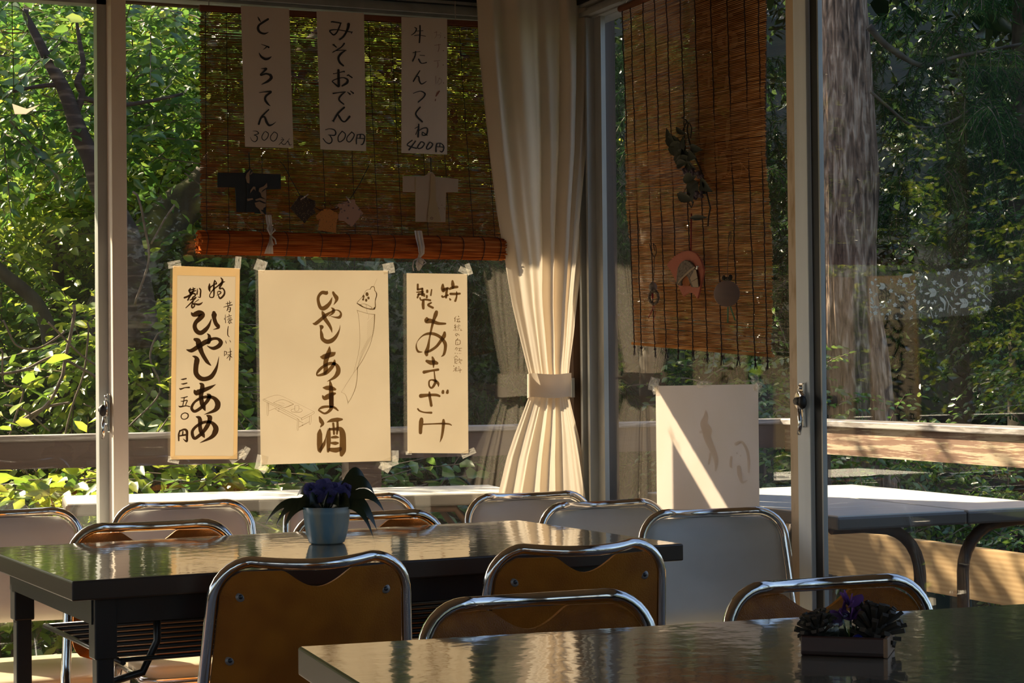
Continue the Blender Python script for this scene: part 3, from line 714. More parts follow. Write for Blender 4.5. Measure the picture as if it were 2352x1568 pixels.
# dry twigs tangled at left
b = thing('dead_branch', 'pale bare tangled branches low in front of the dark trunk at left', 'branch', (1.1, 7.4, 0))
tb = MB()
for pts, r0 in (([(70, 970), (110, 930), (135, 880), (150, 840), (170, 700)], .007), ([(0, 860), (60, 850), (130, 820), (190, 850), (235, 880)], .006), ([(20, 1010), (60, 900), (20, 880), (0, 800)], .004), ([(150, 1000), (170, 920), (190, 850), (200, 740)], .004),
                ([(60, 965), (110, 935), (160, 925)], .006), ([(0, 735), (30, 790), (90, 800), (150, 760)], .004), ([(120, 990), (60, 940), (10, 930)], .004), ([(240, 850), (200, 830), (150, 780), (110, 740)], .004),
                ([(300, 980), (360, 900), (350, 820), (375, 760)], .004), ([(310, 700), (340, 600), (330, 520), (305, 440)], .005), ([(345, 560), (380, 500), (400, 470)], .004)):
    PP, RR = wiggle(pxs(7.4, pts), [r0] * len(pts), amp=.02, seed=4); tb.tube(PP, RR, 5)
tb.build('twigs', M['twig'], b, world=True)

# background forest: darker trees further back
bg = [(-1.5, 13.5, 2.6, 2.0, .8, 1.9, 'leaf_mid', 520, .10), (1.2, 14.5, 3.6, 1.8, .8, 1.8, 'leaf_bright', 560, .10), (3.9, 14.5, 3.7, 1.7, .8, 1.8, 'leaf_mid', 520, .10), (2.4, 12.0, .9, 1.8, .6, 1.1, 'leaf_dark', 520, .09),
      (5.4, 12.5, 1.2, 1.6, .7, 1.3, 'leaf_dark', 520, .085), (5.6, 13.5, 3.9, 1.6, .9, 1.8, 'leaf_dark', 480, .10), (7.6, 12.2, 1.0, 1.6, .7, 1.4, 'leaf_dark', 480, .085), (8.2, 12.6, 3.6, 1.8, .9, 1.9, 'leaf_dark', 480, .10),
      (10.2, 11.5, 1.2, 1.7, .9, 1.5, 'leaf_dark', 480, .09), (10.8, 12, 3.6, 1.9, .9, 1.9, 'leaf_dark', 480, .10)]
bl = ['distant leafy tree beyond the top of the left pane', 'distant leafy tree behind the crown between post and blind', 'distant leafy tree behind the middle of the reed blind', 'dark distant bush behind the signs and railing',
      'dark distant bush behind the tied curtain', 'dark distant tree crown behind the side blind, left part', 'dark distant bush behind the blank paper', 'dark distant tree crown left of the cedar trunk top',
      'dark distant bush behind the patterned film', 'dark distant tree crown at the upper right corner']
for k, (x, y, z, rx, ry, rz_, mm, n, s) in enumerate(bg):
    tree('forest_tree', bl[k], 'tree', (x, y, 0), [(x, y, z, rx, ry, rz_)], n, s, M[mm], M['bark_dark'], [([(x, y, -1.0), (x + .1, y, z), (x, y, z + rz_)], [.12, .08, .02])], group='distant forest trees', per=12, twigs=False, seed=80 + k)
# right side undergrowth
rb = [(4.7, 6.9, .55, .45, .4, .35), (5.3, 6.3, .35, .5, .4, .4), (5.6, 5.0, .25, .45, .6, .4), (6.3, 7.2, .9, .7, .6, .55), (6.9, 8.3, 1.5, .8, .6, .8), (4.5, 7.6, .8, .5, .4, .5), (7.6, 9.6, 2.2, .9, .6, .8)]
rl_ = ['small-leaved shrub behind the corner of the side railing', 'small-leaved shrub beyond the sunlit lower railing board', 'small-leaved shrub under the sunlit railing at the right edge', 'small-leaved green shrub right of the cedar trunk above the railing',
       'small-leaved bush at the right edge below the patterned film', 'small-leaved shrub seen left of the blank paper', 'small-leaved bush high at the right edge above the film']
for k, (x, y, z, rx, ry, rz_) in enumerate(rb):
    tree('shrub', rl_[k], 'shrub', (x, y, -1), [(x, y, z, rx, ry, rz_)], 330, .038, M['leaf_mid'], M['twig'], [([(x, y, -1.4), (x, y, z)], [.015, .006])], group='small-leaved shrubs past the side deck', per=11, seed=120 + k)

# cedar trunk behind the right pane
cx0, cy0 = 5.0, 7.6
def trunk_px(py):  # left and right silhouettes
    L = np.interp(py, [-200, 0, 300, 560, 640, 700, 950, 1200, 1400], [1872, 1878, 1882, 1884, 1884, 1884, 1884, 1880, 1876])
    R = np.interp(py, [-200, 0, 300, 420, 560, 640, 700, 800, 950, 1200, 1400], [1978, 1984, 2004, 2012, 2004, 2006, 2012, 2030, 2046, 2060, 2070]); return L, R
ct = thing('cedar_tree', 'thick cedar trunk with shaggy fibrous bark seen through the right pane', 'tree', (cx0, cy0, 0))
tr = MB(); rows = 260; n = 120; vs = []
for j in range(rows + 1):
    py = 1420 - 1640 * j / rows; Lp, Rp = trunk_px(py); pl, pr = onY(cy0, Lp, py), onY(cy0, Rp, py)
    c = (pl + pr) / 2; r0 = (pr - pl).length / 2 * .93
    for k in range(n):
        a = 2 * pi * k / n
        q = Vector((cos(a) * 3.2, sin(a) * 3.2, c.z * .55)); f_ = noise.noise(q * 2.2) * .5 + noise.noise(Vector((q.x * 7, q.y * 7, q.z * 1.2))) * .5
        f_ += .5 * (1 - abs(noise.noise(Vector((q.x * 4, q.y * 4, q.z * .9 + 5)))) * 4)
        rr_ = r0 * (1 + .055 * f_); vs.append((c.x + rr_ * cos(a), c.y + rr_ * sin(a), c.z))
tr.add(vs, [(j*n+k, j*n+(k+1) % n, (j+1)*n+(k+1) % n, (j+1)*n+k) for j in range(rows) for k in range(n)], True)
tr.build('trunk', M['bark_cedar'], ct, world=True)

def cedar_sprays(name, label, loc, sprays, group, seed, ln=.055, parts=()):
    """drooping fronds: (x,y,z,length) with needle-covered branchlets"""
    rng = np.random.default_rng(seed); t = thing(name, label, 'tree', loc, group=group); L0 = np.array(loc)
    V = []; F = []; tw = MB()
    for (x, y, z, L) in sprays:
        h = rng.uniform(0, 2 * pi); d = np.array([cos(h), sin(h), -.15])
        for bch in range(7):
            t0 = bch / 7; p = np.array([x, y, z]) + d * L * t0; s = 1 if bch % 2 else -1
            dd = d * .5 + np.array([-d[1], d[0], 0]) * s * .7 + rng.normal(size=3) * .15; dd[2] -= .3; dd /= np.linalg.norm(dd); BL = L * rng.uniform(.45, .8)
            q = p.copy(); K = 9
            path = [tuple(q - L0)]
            for i in range(K):
                dd[2] -= .16; dd /= np.linalg.norm(dd); q = q + dd * BL / K; path.append(tuple(q - L0))
                for m_ in range(6):
                    v = rng.normal(size=3); v -= dd * v.dot(dd); v /= np.linalg.norm(v) + 1e-9
                    a = dd * .8 + v * .75; a /= np.linalg.norm(a); l = ln * rng.uniform(.6, 1.1); w = np.cross(a, rng.normal(size=3)); w = w / np.linalg.norm(w) * .0022
                    b0 = q + dd * BL / K * rng.uniform(-1, 0) - L0; k = len(V); V += [b0 - w, b0 + w, b0 + a * l * .6 + w * .9, b0 + a * l]; F.append((k, k+1, k+2, k+3))
            tw.tube(path, [.003] * (K + 1), 3, cap=False)
    me = bpy.data.meshes.new('needles'); me.from_pydata([tuple(v) for v in V], [], F); me.materials.append(M['needle']); o = bpy.data.objects.new('needles', me); COL.objects.link(o); o.parent = t
    tw.build('twigs', M['bark_dark'], t)
    for path, r in parts:
        PP, RR = wiggle(path, r, amp=.01, seed=seed); MB().tube(PP, RR, 10).build('branch', M['bark_dark'], t, world=True)
    return t
rng0 = np.random.default_rng(11)
def field(cx, cy, cz, rx, ry, rz_, n, L): return [(cx + rng0.uniform(-rx, rx), cy + rng0.uniform(-ry, ry), cz + rng0.uniform(-rz_, rz_), L * rng0.uniform(.7, 1.3)) for _ in range(n)]
CG = 'cedar foliage of the forest'
cedar_sprays('cedar_tree', 'drooping cedar boughs at the upper right, right of the trunk', (6.3, 8.0, 0), field(5.9, 7.4, 2.5, .65, .5, .5, 60, .26) + field(6.6, 8.2, 2.0, .6, .6, .6, 55, .26), CG, 1,
             parts=[(pxs(7.4, [(1995, 60), (2040, 110), (2120, 150), (2200, 130), (2352, 100)]), [.018, .015, .012, .009, .006]), (pxs(7.4, [(2000, 210), (2100, 290), (2200, 270), (2300, 180)]), [.008, .007, .006, .004])])
cedar_sprays('cedar_tree', 'cedar foliage between the corner jamb and the hanging side blind', (4.1, 8.2, 0), field(4.05, 8.0, 2.2, .3, .4, .6, 34, .24) + field(4.1, 8.2, 1.0, .25, .4, .7, 34, .24), CG, 2)
cedar_sprays('cedar_tree', 'cedar foliage behind the right edge of the side blind', (5.3, 8.8, 0), field(5.2, 8.6, 2.0, .35, .5, .9, 60, .26) + field(4.7, 9.2, 2.2, .5, .4, .8, 40, .26), CG, 3)
cedar_sprays('cedar_tree', 'light green cedar foliage behind the curtain and the narrow right-hand sign', (3.3, 8.2, 0), field(3.2, 8.3, 1.2, .35, .4, .45, 50, .24) + field(2.9, 8.6, 1.7, .6, .4, .2, 30, .24), CG, 4)
cedar_sprays('cedar_tree', 'deep cedar foliage far behind the patterned film at right', (7.6, 9.8, 0), field(7.4, 9.8, 2.2, 1.1, .6, 1.0, 90, .34), CG, 5)
for k, (x, y, z, rx, ry, rz_) in enumerate(((3.6, -7.5, 1.6, 1.6, 1.2, 2.2), (6.4, -7.0, 2.2, 1.8, 1.4, 2.6), (9.0, -3.5, 2.0, 1.4, 2.0, 2.6), (5.6, -11.0, 4.2, 2.6, 1.2, 3.0))):  # evergreens added out of view to darken the sky reflected in the glass
    tree('forest_tree', 'dark evergreen tree added behind the house on the cedar side to darken the glass reflection', 'tree', (x, y, 0), [(x, y, z, rx, ry, rz_)], 700, .13, M['leaf_dark'], M['bark_dark'], [([(x, y, -1.4), (x + .1, y, z)], [.12, .06])], group='evergreens added to darken the window reflections', per=12, twigs=False, seed=300 + k)
for k, (x, y, z, rx, ry, rz_, lb) in enumerate(((-.4, 8.8, .9, .8, .5, .7, 'bush past the left end of the picture, closest to the deck'), (-2.2, 8.4, .5, 1.0, .5, .8, 'bush past the left end of the picture, farther along the deck'), (-1.2, 10.2, 2.1, 1.2, .6, .9, 'leafy bush higher on the slope past the left end of the picture'), (-3.6, 9.8, 1.5, 1.3, .6, 1.0, 'leafy bush highest on the slope far past the left end'))):
    tree('bush', lb, 'bush', (x, y, -1), [(x, y, z, rx, ry, rz_)], 380, .064, M['leaf_bright'], M['bark_dark'], [([(x, y, -1), (x + .05, y, z)], [.04, .02])], group='bushes along the slope at left', seed=400 + k)
# unseen canopy above the picture, added to shade the cedar side
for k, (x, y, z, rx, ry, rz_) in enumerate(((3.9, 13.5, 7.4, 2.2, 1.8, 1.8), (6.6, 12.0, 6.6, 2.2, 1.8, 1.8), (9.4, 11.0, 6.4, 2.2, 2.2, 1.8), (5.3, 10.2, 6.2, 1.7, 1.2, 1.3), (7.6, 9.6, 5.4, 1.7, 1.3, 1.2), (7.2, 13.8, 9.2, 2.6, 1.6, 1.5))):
    tree('shade_canopy_tree', 'unseen tall tree added so its high canopy shades the cedar side of the house', 'tree', (x, y, 0), [(x, y, z, rx, ry, rz_)], 900, .22, M['leaf_dark'], M['bark_dark'], [([(x, y, -1), (x + .1, y, z)], [.16, .10])], group='canopy trees added for shade', per=12, twigs=False, seed=200 + k)
# ------------------------------------------------------------------ hand-brushed signs
FR = {'A': (390, 600, 13.065), 'B': (390, 700, 8.712), 'C': (390, 860, 8.712), 'D': (700, 650, 10.45), 'E': (700, 780, 10.45), 'F': (700, 910, 10.45), 'G': (930, 620, 7.84), 'H': (930, 810, 7.127),
      'I': (550, 20, 9.8), 'J': (550, 170, 8.714), 'K': (725, 20, 9.8), 'L': (725, 160, 8.25), 'M': (915, 40, 9.8), 'N': (915, 190, 9.223), 'O': (770, 640, 5.223), 'P': (590, 890, 14.25), 'Q': (1030, 715, 10.46),
      'R': (1380, 0, 3.137), 'S': (1500, 260, 6.032), 'T': (1480, 560, 7.842), 'U': (1990, 600, 7.84), 'V': (490, 360, 6.533), 'X': (900, 360, 6.032)}
def fpx(fr, x, y): o = FR[fr]; return o[0] + x / o[2], o[1] + y / o[2]
def ribbon(mb, pts, plane, depth):
    """brush stroke: pts (x, y, full width) in photo pixels laid onto a plane"""
    P = []
    n = len(pts)
    for i in range(n - 1):
        p0, p1, p2, p3 = [pts[max(0, min(n - 1, i + j))] for j in (-1, 0, 1, 2)]
        for k in range(5):
            t = k / 5
            P.append([.5 * ((2*p1[a]) + (p2[a]-p0[a])*t + (2*p0[a]-5*p1[a]+4*p2[a]-p3[a])*t*t + (p3[a]-p0[a]-3*p2[a]+3*p1[a])*t**3) for a in (0, 1)] + [p1[2] * (1-t) + p2[2] * t])
    P.append(list(pts[-1]))
    Lf, Rt = [], []
    m = len(P)
    for i, p in enumerate(P):
        a, b = P[max(0, i-1)], P[min(m-1, i+1)]; dx, dy = b[0]-a[0], b[1]-a[1]; l = math.hypot(dx, dy) or 1; nx, ny = -dy/l, dx/l; h = max(p[2], .3) / 2
        Lf.append((p[0] + nx*h, p[1] + ny*h)); Rt.append((p[0] - nx*h, p[1] - ny*h))
    def W3(q):
        v = onY(plane[1], *q) if plane[0] == 'y' else onX(plane[1], *q)
        if plane[0] == 'y': v.y -= depth
        else: v.x -= depth
        return v
    vs = [W3(q) for pr in zip(Lf, Rt) for q in pr]
    mb.add(vs, [(2*i, 2*i+1, 2*i+3, 2*i+2) for i in range(m - 1)])
    for e, o in ((0, 1), (m - 1, m - 2)):
        c = P[e]; r = max(c[2], .3) / 2
        a0 = atan2(c[1] - P[o][1], c[0] - P[o][0])
        fan = [W3((c[0] + r * cos(a0 + s), c[1] + r * sin(a0 + s))) for s in np.linspace(-pi/2, pi/2, 9)]
        mb.add([W3(c[:2])] + fan, [(0, i, i + 1) for i in range(1, 9)])
def write(parent, name, text, plane, m, wk=1.0, d0=.0009):
    mb = MB(); k = 0
    for block in text.strip().split('|'):
        fr, body = block.strip()[0], block.strip()[1:]
        sc = FR[fr][2]
        for st in body.split(';'):
            v = [float(q) for q in st.replace(',', ' ').split()]
            if len(v) < 6: continue
            pts = []
            for i in range(0, len(v) - 2, 3):
                x, y = fpx(fr, v[i], v[i+1]); pts.append((x, y, v[i+2] / sc * wk))
            ribbon(mb, pts, plane, d0 + .00004 * (k % 14)); k += 1
    return mb.build(name, m, parent, world=True)
def paper(parent, name, px4, plane, m, th=.0005, sub=(1, 1)):
    f = (lambda q: onY(plane[1], *q)) if plane[0] == 'y' else (lambda q: onX(plane[1], *q))
    c = [f(q) for q in px4]
    return MB().prism(c, (0, th, 0) if plane[0] == 'y' else (th, 0, 0)).build(name, m, parent, world=True)
def tapes(parent, spots, plane, seed):
    rng = random.Random(seed); f = (lambda q: onY(plane[1], *q)) if plane[0] == 'y' else (lambda q: onX(plane[1], *q))
    off = Vector((0, -.0022, 0)) if plane[0] == 'y' else Vector((-.0022, 0, 0)); nrm = off.normalized()
    for (x, y, w, h, a) in spots:
        a = radians(a); n = 6; mb = MB()
        def P(u, v):
            du, dv = (u - .5) * w, (v - .5) * h
            q = f((x + du * cos(a) - dv * sin(a), y + du * sin(a) + dv * cos(a)))
            return q + off + nrm * (.006 * abs(noise.noise(Vector((u * 5 + x, v * 5 + y, seed)))) )
        mb.grid(P, n, n, False); mb.build('tape', M['tape'], parent, world=True)
M['paper_warm'] = sheet('washi_paper', (.60, .54, .445), .55, c2=(.64, .58, .485), scale=(5, 5, 5))
M['paper_edge'] = sheet('yellowed_backing_paper', (.60, .49, .33), .6, c2=(.62, .51, .35), scale=(5, 5, 5))
M['paper_plain'] = sheet('plain_white_paper', (.84, .76, .69), .58, c2=(.82, .74, .66), scale=(6, 6, 6), lo=.4, hi=.6)
M['paper_strip'] = sheet('menu_strip_paper', (.66, .57, .49), .25)
M['ink_dark'] = sheet('black_ink', (.09, .055, .03), .6)
M['ink_brown'] = sheet('brown_brush_ink', (.26, .165, .075), .7)
M['ink_black'] = mat('black_marker', (.012, .010, .010), .6)
M['ink_faint'] = sheet('faint_pencil', (.36, .28, .17), .6)
M['ink_tan'] = sheet('tan_wash_ink', (.24, .17, .085), .62)
M['ink_red'] = mat('faded_red_marker', (.20, .075, .05), .7)
M['stain'] = sheet('ink_seeping_through', (.76, .67, .59), .56)
YP = 5.350
# --- left sign
s1 = thing('paper_sign', 'narrow cream paper sign with thick black brush writing, leftmost of the three on the glass', 'sign', tuple(onY(YP, 472, 830)), group='paper signs taped to the window')
bm_ = MB(); O_ = [onY(YP, *q) for q in ((397, 610), (551, 616), (545, 1054), (391, 1055))]; I_ = [onY(YP, *q) for q in ((407, 632), (541, 635), (536, 1047), (402, 1046))]
for k in range(4): bm_.prism([O_[k], O_[(k+1) % 4], I_[(k+1) % 4], I_[k]], (0, .0006, 0))
bm_.build('border', M['paper_edge'], s1, world=True)
paper(s1, 'sheet', [(407, 632), (541, 635), (536, 1047), (402, 1046)], ('y', YP), M['paper_warm'])
write(s1, 'lettering', '''
A1190 665 20, 1185 760 80, 1185 840 70, 1205 905 30; 1345 575 40, 1325 680 55, 1320 800 60, 1325 950 50, 1310 1060 40, 1250 1085 38, 1195 1060 32, 1210 980 30, 1300 850 40, 1440 740 45, 1560 640 60, 1650 610 20; 1195 800 40, 1290 720 40, 1390 670 45; 1345 575 30, 1395 640 32, 1400 680 30; 1530 495 30, 1575 560 60, 1560 660 70, 1500 770 60, 1500 825 45, 1580 810 45, 1640 900 48, 1620 1010 60, 1510 1110 60, 1450 1010 26, 1430 920 26, 1490 900 38, 1530 935 40, 1500 975 35, 1400 1025 8;
615 815 40, 575 880 50, 610 930 50; 690 775 15, 710 840 40, 670 950 60, 560 1040 60, 440 1090 60; 570 880 40, 660 850 45, 750 820 40; 600 950 50, 700 900 50, 780 880 30; 820 820 15, 825 900 38, 810 985 45; 890 815 40, 925 870 45, 915 1000 48, 905 1080 40, 840 1065 15; 665 970 60, 600 1050 50, 540 1160 50; 690 960 50, 750 980 55, 760 1030 40, 690 1080 45, 660 1130 30; 610 1160 36, 700 1130 50, 780 1085 45; 770 1100 40, 640 1240 45, 480 1395 28; 700 1200 36, 655 1330 50, 680 1395 50, 745 1330 40, 705 1270 40, 850 1295 66, 930 1270 55, 990 1218 6; 860 1150 28, 740 1235 22;
1680 1270 15, 1760 1262 25, 1850 1225 15; 1725 1215 15, 1740 1320 25; 1790 1185 15, 1800 1260 25, 1790 1335 20; 1615 1375 18, 1750 1335 25, 1870 1305 30; 1750 1350 25, 1735 1420 30, 1715 1480 25; 1760 1380 20, 1815 1392 30, 1812 1450 32, 1792 1520 28, 1750 1490 12; 1740 1440 14, 1800 1430 14
|B1110 195 8, 1112 280 14, 1115 360 14; 1092 265 12, 1092 295 12; 1130 250 8, 1145 240 8; 1180 185 10, 1190 215 14; 1150 235 14, 1230 215 14; 1160 260 9, 1225 250 9; 1165 280 9, 1235 265 10; 1150 300 11, 1240 290 11; 1200 305 13, 1160 355 8; 1180 320 13, 1190 375 16, 1215 350 9; 1205 305 12, 1225 350 13, 1245 365 8; 1250 290 8, 1220 315 8;
1170 425 12, 1158 500 20, 1158 600 20, 1190 640 10; 1115 715 8, 1122 745 16, 1130 775 8; 1195 705 8, 1210 735 14, 1220 750 5; 1092 925 12, 1090 1020 14; 1095 925 12, 1135 945 18, 1125 990 14, 1095 1005 8; 1200 860 8, 1210 960 18, 1195 1105 18; 1165 950 11, 1235 930 14; 1150 1000 11, 1235 985 11; 1190 1010 16, 1140 1070 12; 1205 1010 16, 1240 1050 14;
430 155 20, 470 195 85, 580 170 130, 640 200 130, 600 270 100, 520 350 80, 497 440 85, 540 530 90, 620 560 90, 710 500 88, 780 410 58, 832 280 10; 880 155 70, 885 200 112, 887 270 80, 920 370 80, 965 430 84, 960 465 40, 862 494 4;
330 895 12, 430 915 80, 560 840 90, 700 750 100, 850 680 58, 960 680 55, 1020 745 86, 980 820 88, 880 868 72, 800 850 38, 740 812 6; 745 572 8, 785 615 58, 790 680 78, 775 750 70, 720 770 25; 500 690 60, 560 720 110, 585 800 120, 640 960 86, 740 1130 74, 822 1212 14;
450 1025 10, 510 1045 60, 540 1105 110, 522 1230 100, 525 1370 100, 600 1460 95, 700 1483 88, 820 1440 92, 900 1330 76, 950 1200 38, 981 1030 4
|C220 95 8, 260 95 30, 325 80 26; 225 185 8, 270 187 30, 340 170 24; 190 270 8, 215 290 34, 300 262 20, 385 257 34; 220 465 10, 270 463 22, 350 440 20; 290 460 20, 275 540 20, 255 630 20; 220 530 10, 260 533 22, 345 515 24, 325 580 20, 310 630 18; 175 625 10, 210 643 34, 320 625 20, 395 640 24;
300 765 20, 245 790 22, 225 840 20, 250 885 20, 310 890 20, 362 850 26, 360 790 26, 305 764 20; 200 1120 28, 178 1200 38, 178 1320 28; 195 1132 28, 285 1097 40, 338 1130 54, 342 1240 48, 335 1335 44, 262 1282 6; 260 1140 28, 255 1200 28; 200 1225 28, 310 1205 38;
485 305 12, 530 360 120, 650 320 95, 800 260 66, 920 195 4; 592 172 12, 645 210 86, 645 300 92, 622 420 86, 640 560 92, 672 640 96, 705 718 22; 748 392 26, 790 425 84, 765 500 76, 700 585 66, 600 680 66, 500 735 60, 445 700 60, 440 640 56, 500 545 46, 620 470 60, 760 445 60, 880 470 72, 955 565 112, 945 660 108, 870 730 66, 682 800 4;
520 842 12, 585 865 76, 605 930 88, 602 1030 78, 620 1130 86, 662 1205 82, 692 1260 16; 732 812 12, 795 855 104, 790 930 84, 740 1040 84, 660 1150 74, 560 1240 66, 490 1275 60, 450 1200 66, 460 1110 58, 560 1010 56, 700 950 58, 830 958 62, 915 1055 108, 905 1150 114, 825 1255 74, 600 1365 6
''', ('y', YP - .001), M['ink_dark'])
tapes(s1, [(400, 607, 30, 16, -10), (546, 604, 14, 30, 5), (398, 1056, 26, 14, 10), (545, 1048, 40, 16, -35), (562, 1040, 30, 14, -60)], ('y', YP), 1)
# --- large middle sign
s2 = thing('paper_sign', 'large middle paper sign with brown brush writing and pencil drawings of wind chime and bench', 'sign', tuple(onY(YP, 745, 840)), group='paper signs taped to the window')
paper(s2, 'sheet', [(593, 620), (891, 621), (898, 1058), (599, 1067)], ('y', YP), M['paper_warm'])
write(s2, 'lettering', '''
D535 205 40, 515 238 95, 420 225 84, 350 285 70, 318 370 68, 332 480 76, 370 580 84, 435 608 104, 520 565 106, 605 470 76, 655 335 8; 680 222 56, 705 275 74, 758 350 104, 755 420 66, 690 525 4;
190 965 16, 260 970 86, 400 860 86, 500 775 84, 620 700 48, 680 660 50; 680 655 30, 760 645 22, 830 672 38, 868 740 50, 830 818 76, 740 822 38, 610 795 6; 632 588 12, 680 625 64, 690 680 76, 650 740 46, 560 800 6; 412 675 24, 440 735 84, 480 850 96, 570 980 84, 630 1095 58, 650 1190 6;
350 1020 16, 402 1052 106, 385 1125 38, 402 1230 80, 425 1340 90, 530 1405 104, 650 1375 106, 755 1270 76, 828 1120 28, 845 1000 4
|E372 405 20, 440 415 120, 560 375 125, 680 340 110, 730 300 20; 590 158 12, 580 280 105, 535 400 120, 495 560 110, 500 690 110, 480 800 76; 712 485 26, 700 570 84, 620 690 90, 500 800 90, 330 855 50, 285 825 36, 335 740 70, 445 640 66, 600 570 80, 740 590 70, 800 690 106, 788 800 116, 700 910 74, 530 1005 4;
428 1150 10, 510 1155 100, 620 1160 124, 725 1190 60; 422 1340 26, 470 1400 100, 560 1360 130, 650 1310 96, 720 1290 56; 600 985 26, 620 1100 84, 632 1300 116, 635 1568 112
|F635 0 112, 635 150 112, 640 240 106, 600 335 76, 480 410 48, 365 355 46, 330 320 26, 420 262 66, 560 245 58, 700 265 58, 785 330 38, 806 350 10; 350 495 36, 390 590 104, 425 660 84, 370 740 16; 365 780 16, 355 900 126, 355 1150 136, 362 1290 120, 372 1345 30; 380 1270 80, 455 1150 84, 500 1000 26, 550 760 4;
530 622 10, 640 578 86, 780 560 106, 890 552 50; 680 650 56, 690 740 56, 700 900 52; 782 610 52, 785 740 60, 770 900 44; 592 775 46, 572 900 100, 570 1100 112, 558 1320 60; 590 790 56, 720 785 70, 850 785 110, 905 900 146, 912 1150 158, 905 1300 164, 880 1400 90; 650 985 50, 740 975 76, 810 985 26; 640 1120 50, 730 1125 90, 795 1120 46; 600 1275 84, 740 1290 124, 850 1260 96
''', ('y', YP), M['ink_brown'])
hat = []
for k in range(26):
    t = k / 25; x1, y1 = 470 - 190 * max(0, t - .35) ** 1.0 * 1.5, 440 + 560 * t; x0 = 282 + 8 * min(1, t * 3) - 30 * max(0, t - .6) * 2
    hat.append(f'{x1:.0f} {y1:.0f} 1.6, {max(x0, x1 - 90):.0f} {y1 + 95:.0f} 1.4')
write(s2, 'drawing', '''
O500 0 2.5, 460 92 2.5; 420 125 7, 435 97 9, 465 100 11, 472 138 9; 420 127 5, 370 140 4, 320 220 4, 265 282 6, 270 300 9, 330 340 8, 420 366 12; 470 140 9, 490 165 9, 495 200 12, 478 270 9, 480 335 14, 462 362 20, 420 366 10; 300 310 5, 350 302 5, 420 332 5, 440 352 6, 400 360 5, 335 333 5, 300 310 4; 370 310 3, 382 415 3; 400 425 2, 398 470 2, 385 488 2;
260 375 5, 285 500 3.5, 292 780 3.5, 265 950 3.5, 218 1130 2.5; 260 380 5, 380 415 4, 475 430 6; 472 430 12, 462 590 7, 420 780 4, 340 950 5, 272 1060 6, 218 1130 3, 70 1360 2.5; 70 1360 3, 120 1390 4, 148 1470 5, 150 1505 3; 265 1060 9, 262 1180 6, 240 1310 7, 190 1430 5, 150 1490 4; ''' + ';'.join(hat) + '''
|P225 375 8, 665 245 7, 1100 410 5, 1860 780 5; 1860 780 9, 1855 850 9, 1460 1060 10; 1450 1000 14, 1465 1060 12; 1450 1000 16, 1860 790 6; 225 375 10, 1450 1000 8; 225 375 10, 228 430 10, 640 640 8, 1320 1010 6; 600 700 9, 980 900 10, 1310 1065 9; 600 700 8, 650 650 8; 540 490 9, 850 390 8, 1200 540 12; 540 490 9, 900 660 10; 1200 540 14, 1080 590 20, 900 660 12; 700 470 4, 900 520 5; 690 560 4, 880 590 4;
1240 590 10, 1240 740 10, 1270 770 8, 1340 760 8, 1370 720 8, 1370 600 8, 1300 580 6, 1240 600 6; 1240 690 7, 1130 715 10, 1130 780 10, 1220 805 12, 1400 805 13, 1475 760 11, 1460 700 7, 1370 690 6; 330 490 9, 325 860 7, 370 880 9, 375 500 14; 390 760 10, 600 670 10; 690 690 12, 740 700 14; 690 770 14, 740 770 12; 1320 1010 18, 1375 1060 14; 1325 1050 9, 1310 1350 7, 1350 1375 9, 1370 1060 12; 1380 1290 18, 1720 1110 9; 1725 930 14, 1715 1180 8, 1760 1170 9, 1775 910 9; 1370 1090 9, 1510 1150 12; 1490 1215 20, 1500 1245 16
''', ('y', YP), M['ink_faint'])
write(s2, 'flower_stamp', 'O380 178 34, 381 190 38; 338 206 24, 338 216 28; 336 240 20, 333 250 24; 370 252 26, 370 262 28; 397 226 26, 398 234 28; 262 296 10, 300 318 14, 330 338 8; 490 170 8, 494 205 10, 480 260 7; 470 345 14, 466 362 16', ('y', YP), M['ink_tan'])
tapes(s2, [(598, 610, 26, 26, 20), (892, 616, 26, 24, -10), (600, 1062, 26, 34, 12), (604, 1075, 20, 18, 40), (893, 1062, 40, 22, -20), (884, 1072, 26, 20, 30), (905, 1046, 20, 24, 0)], ('y', YP), 2)
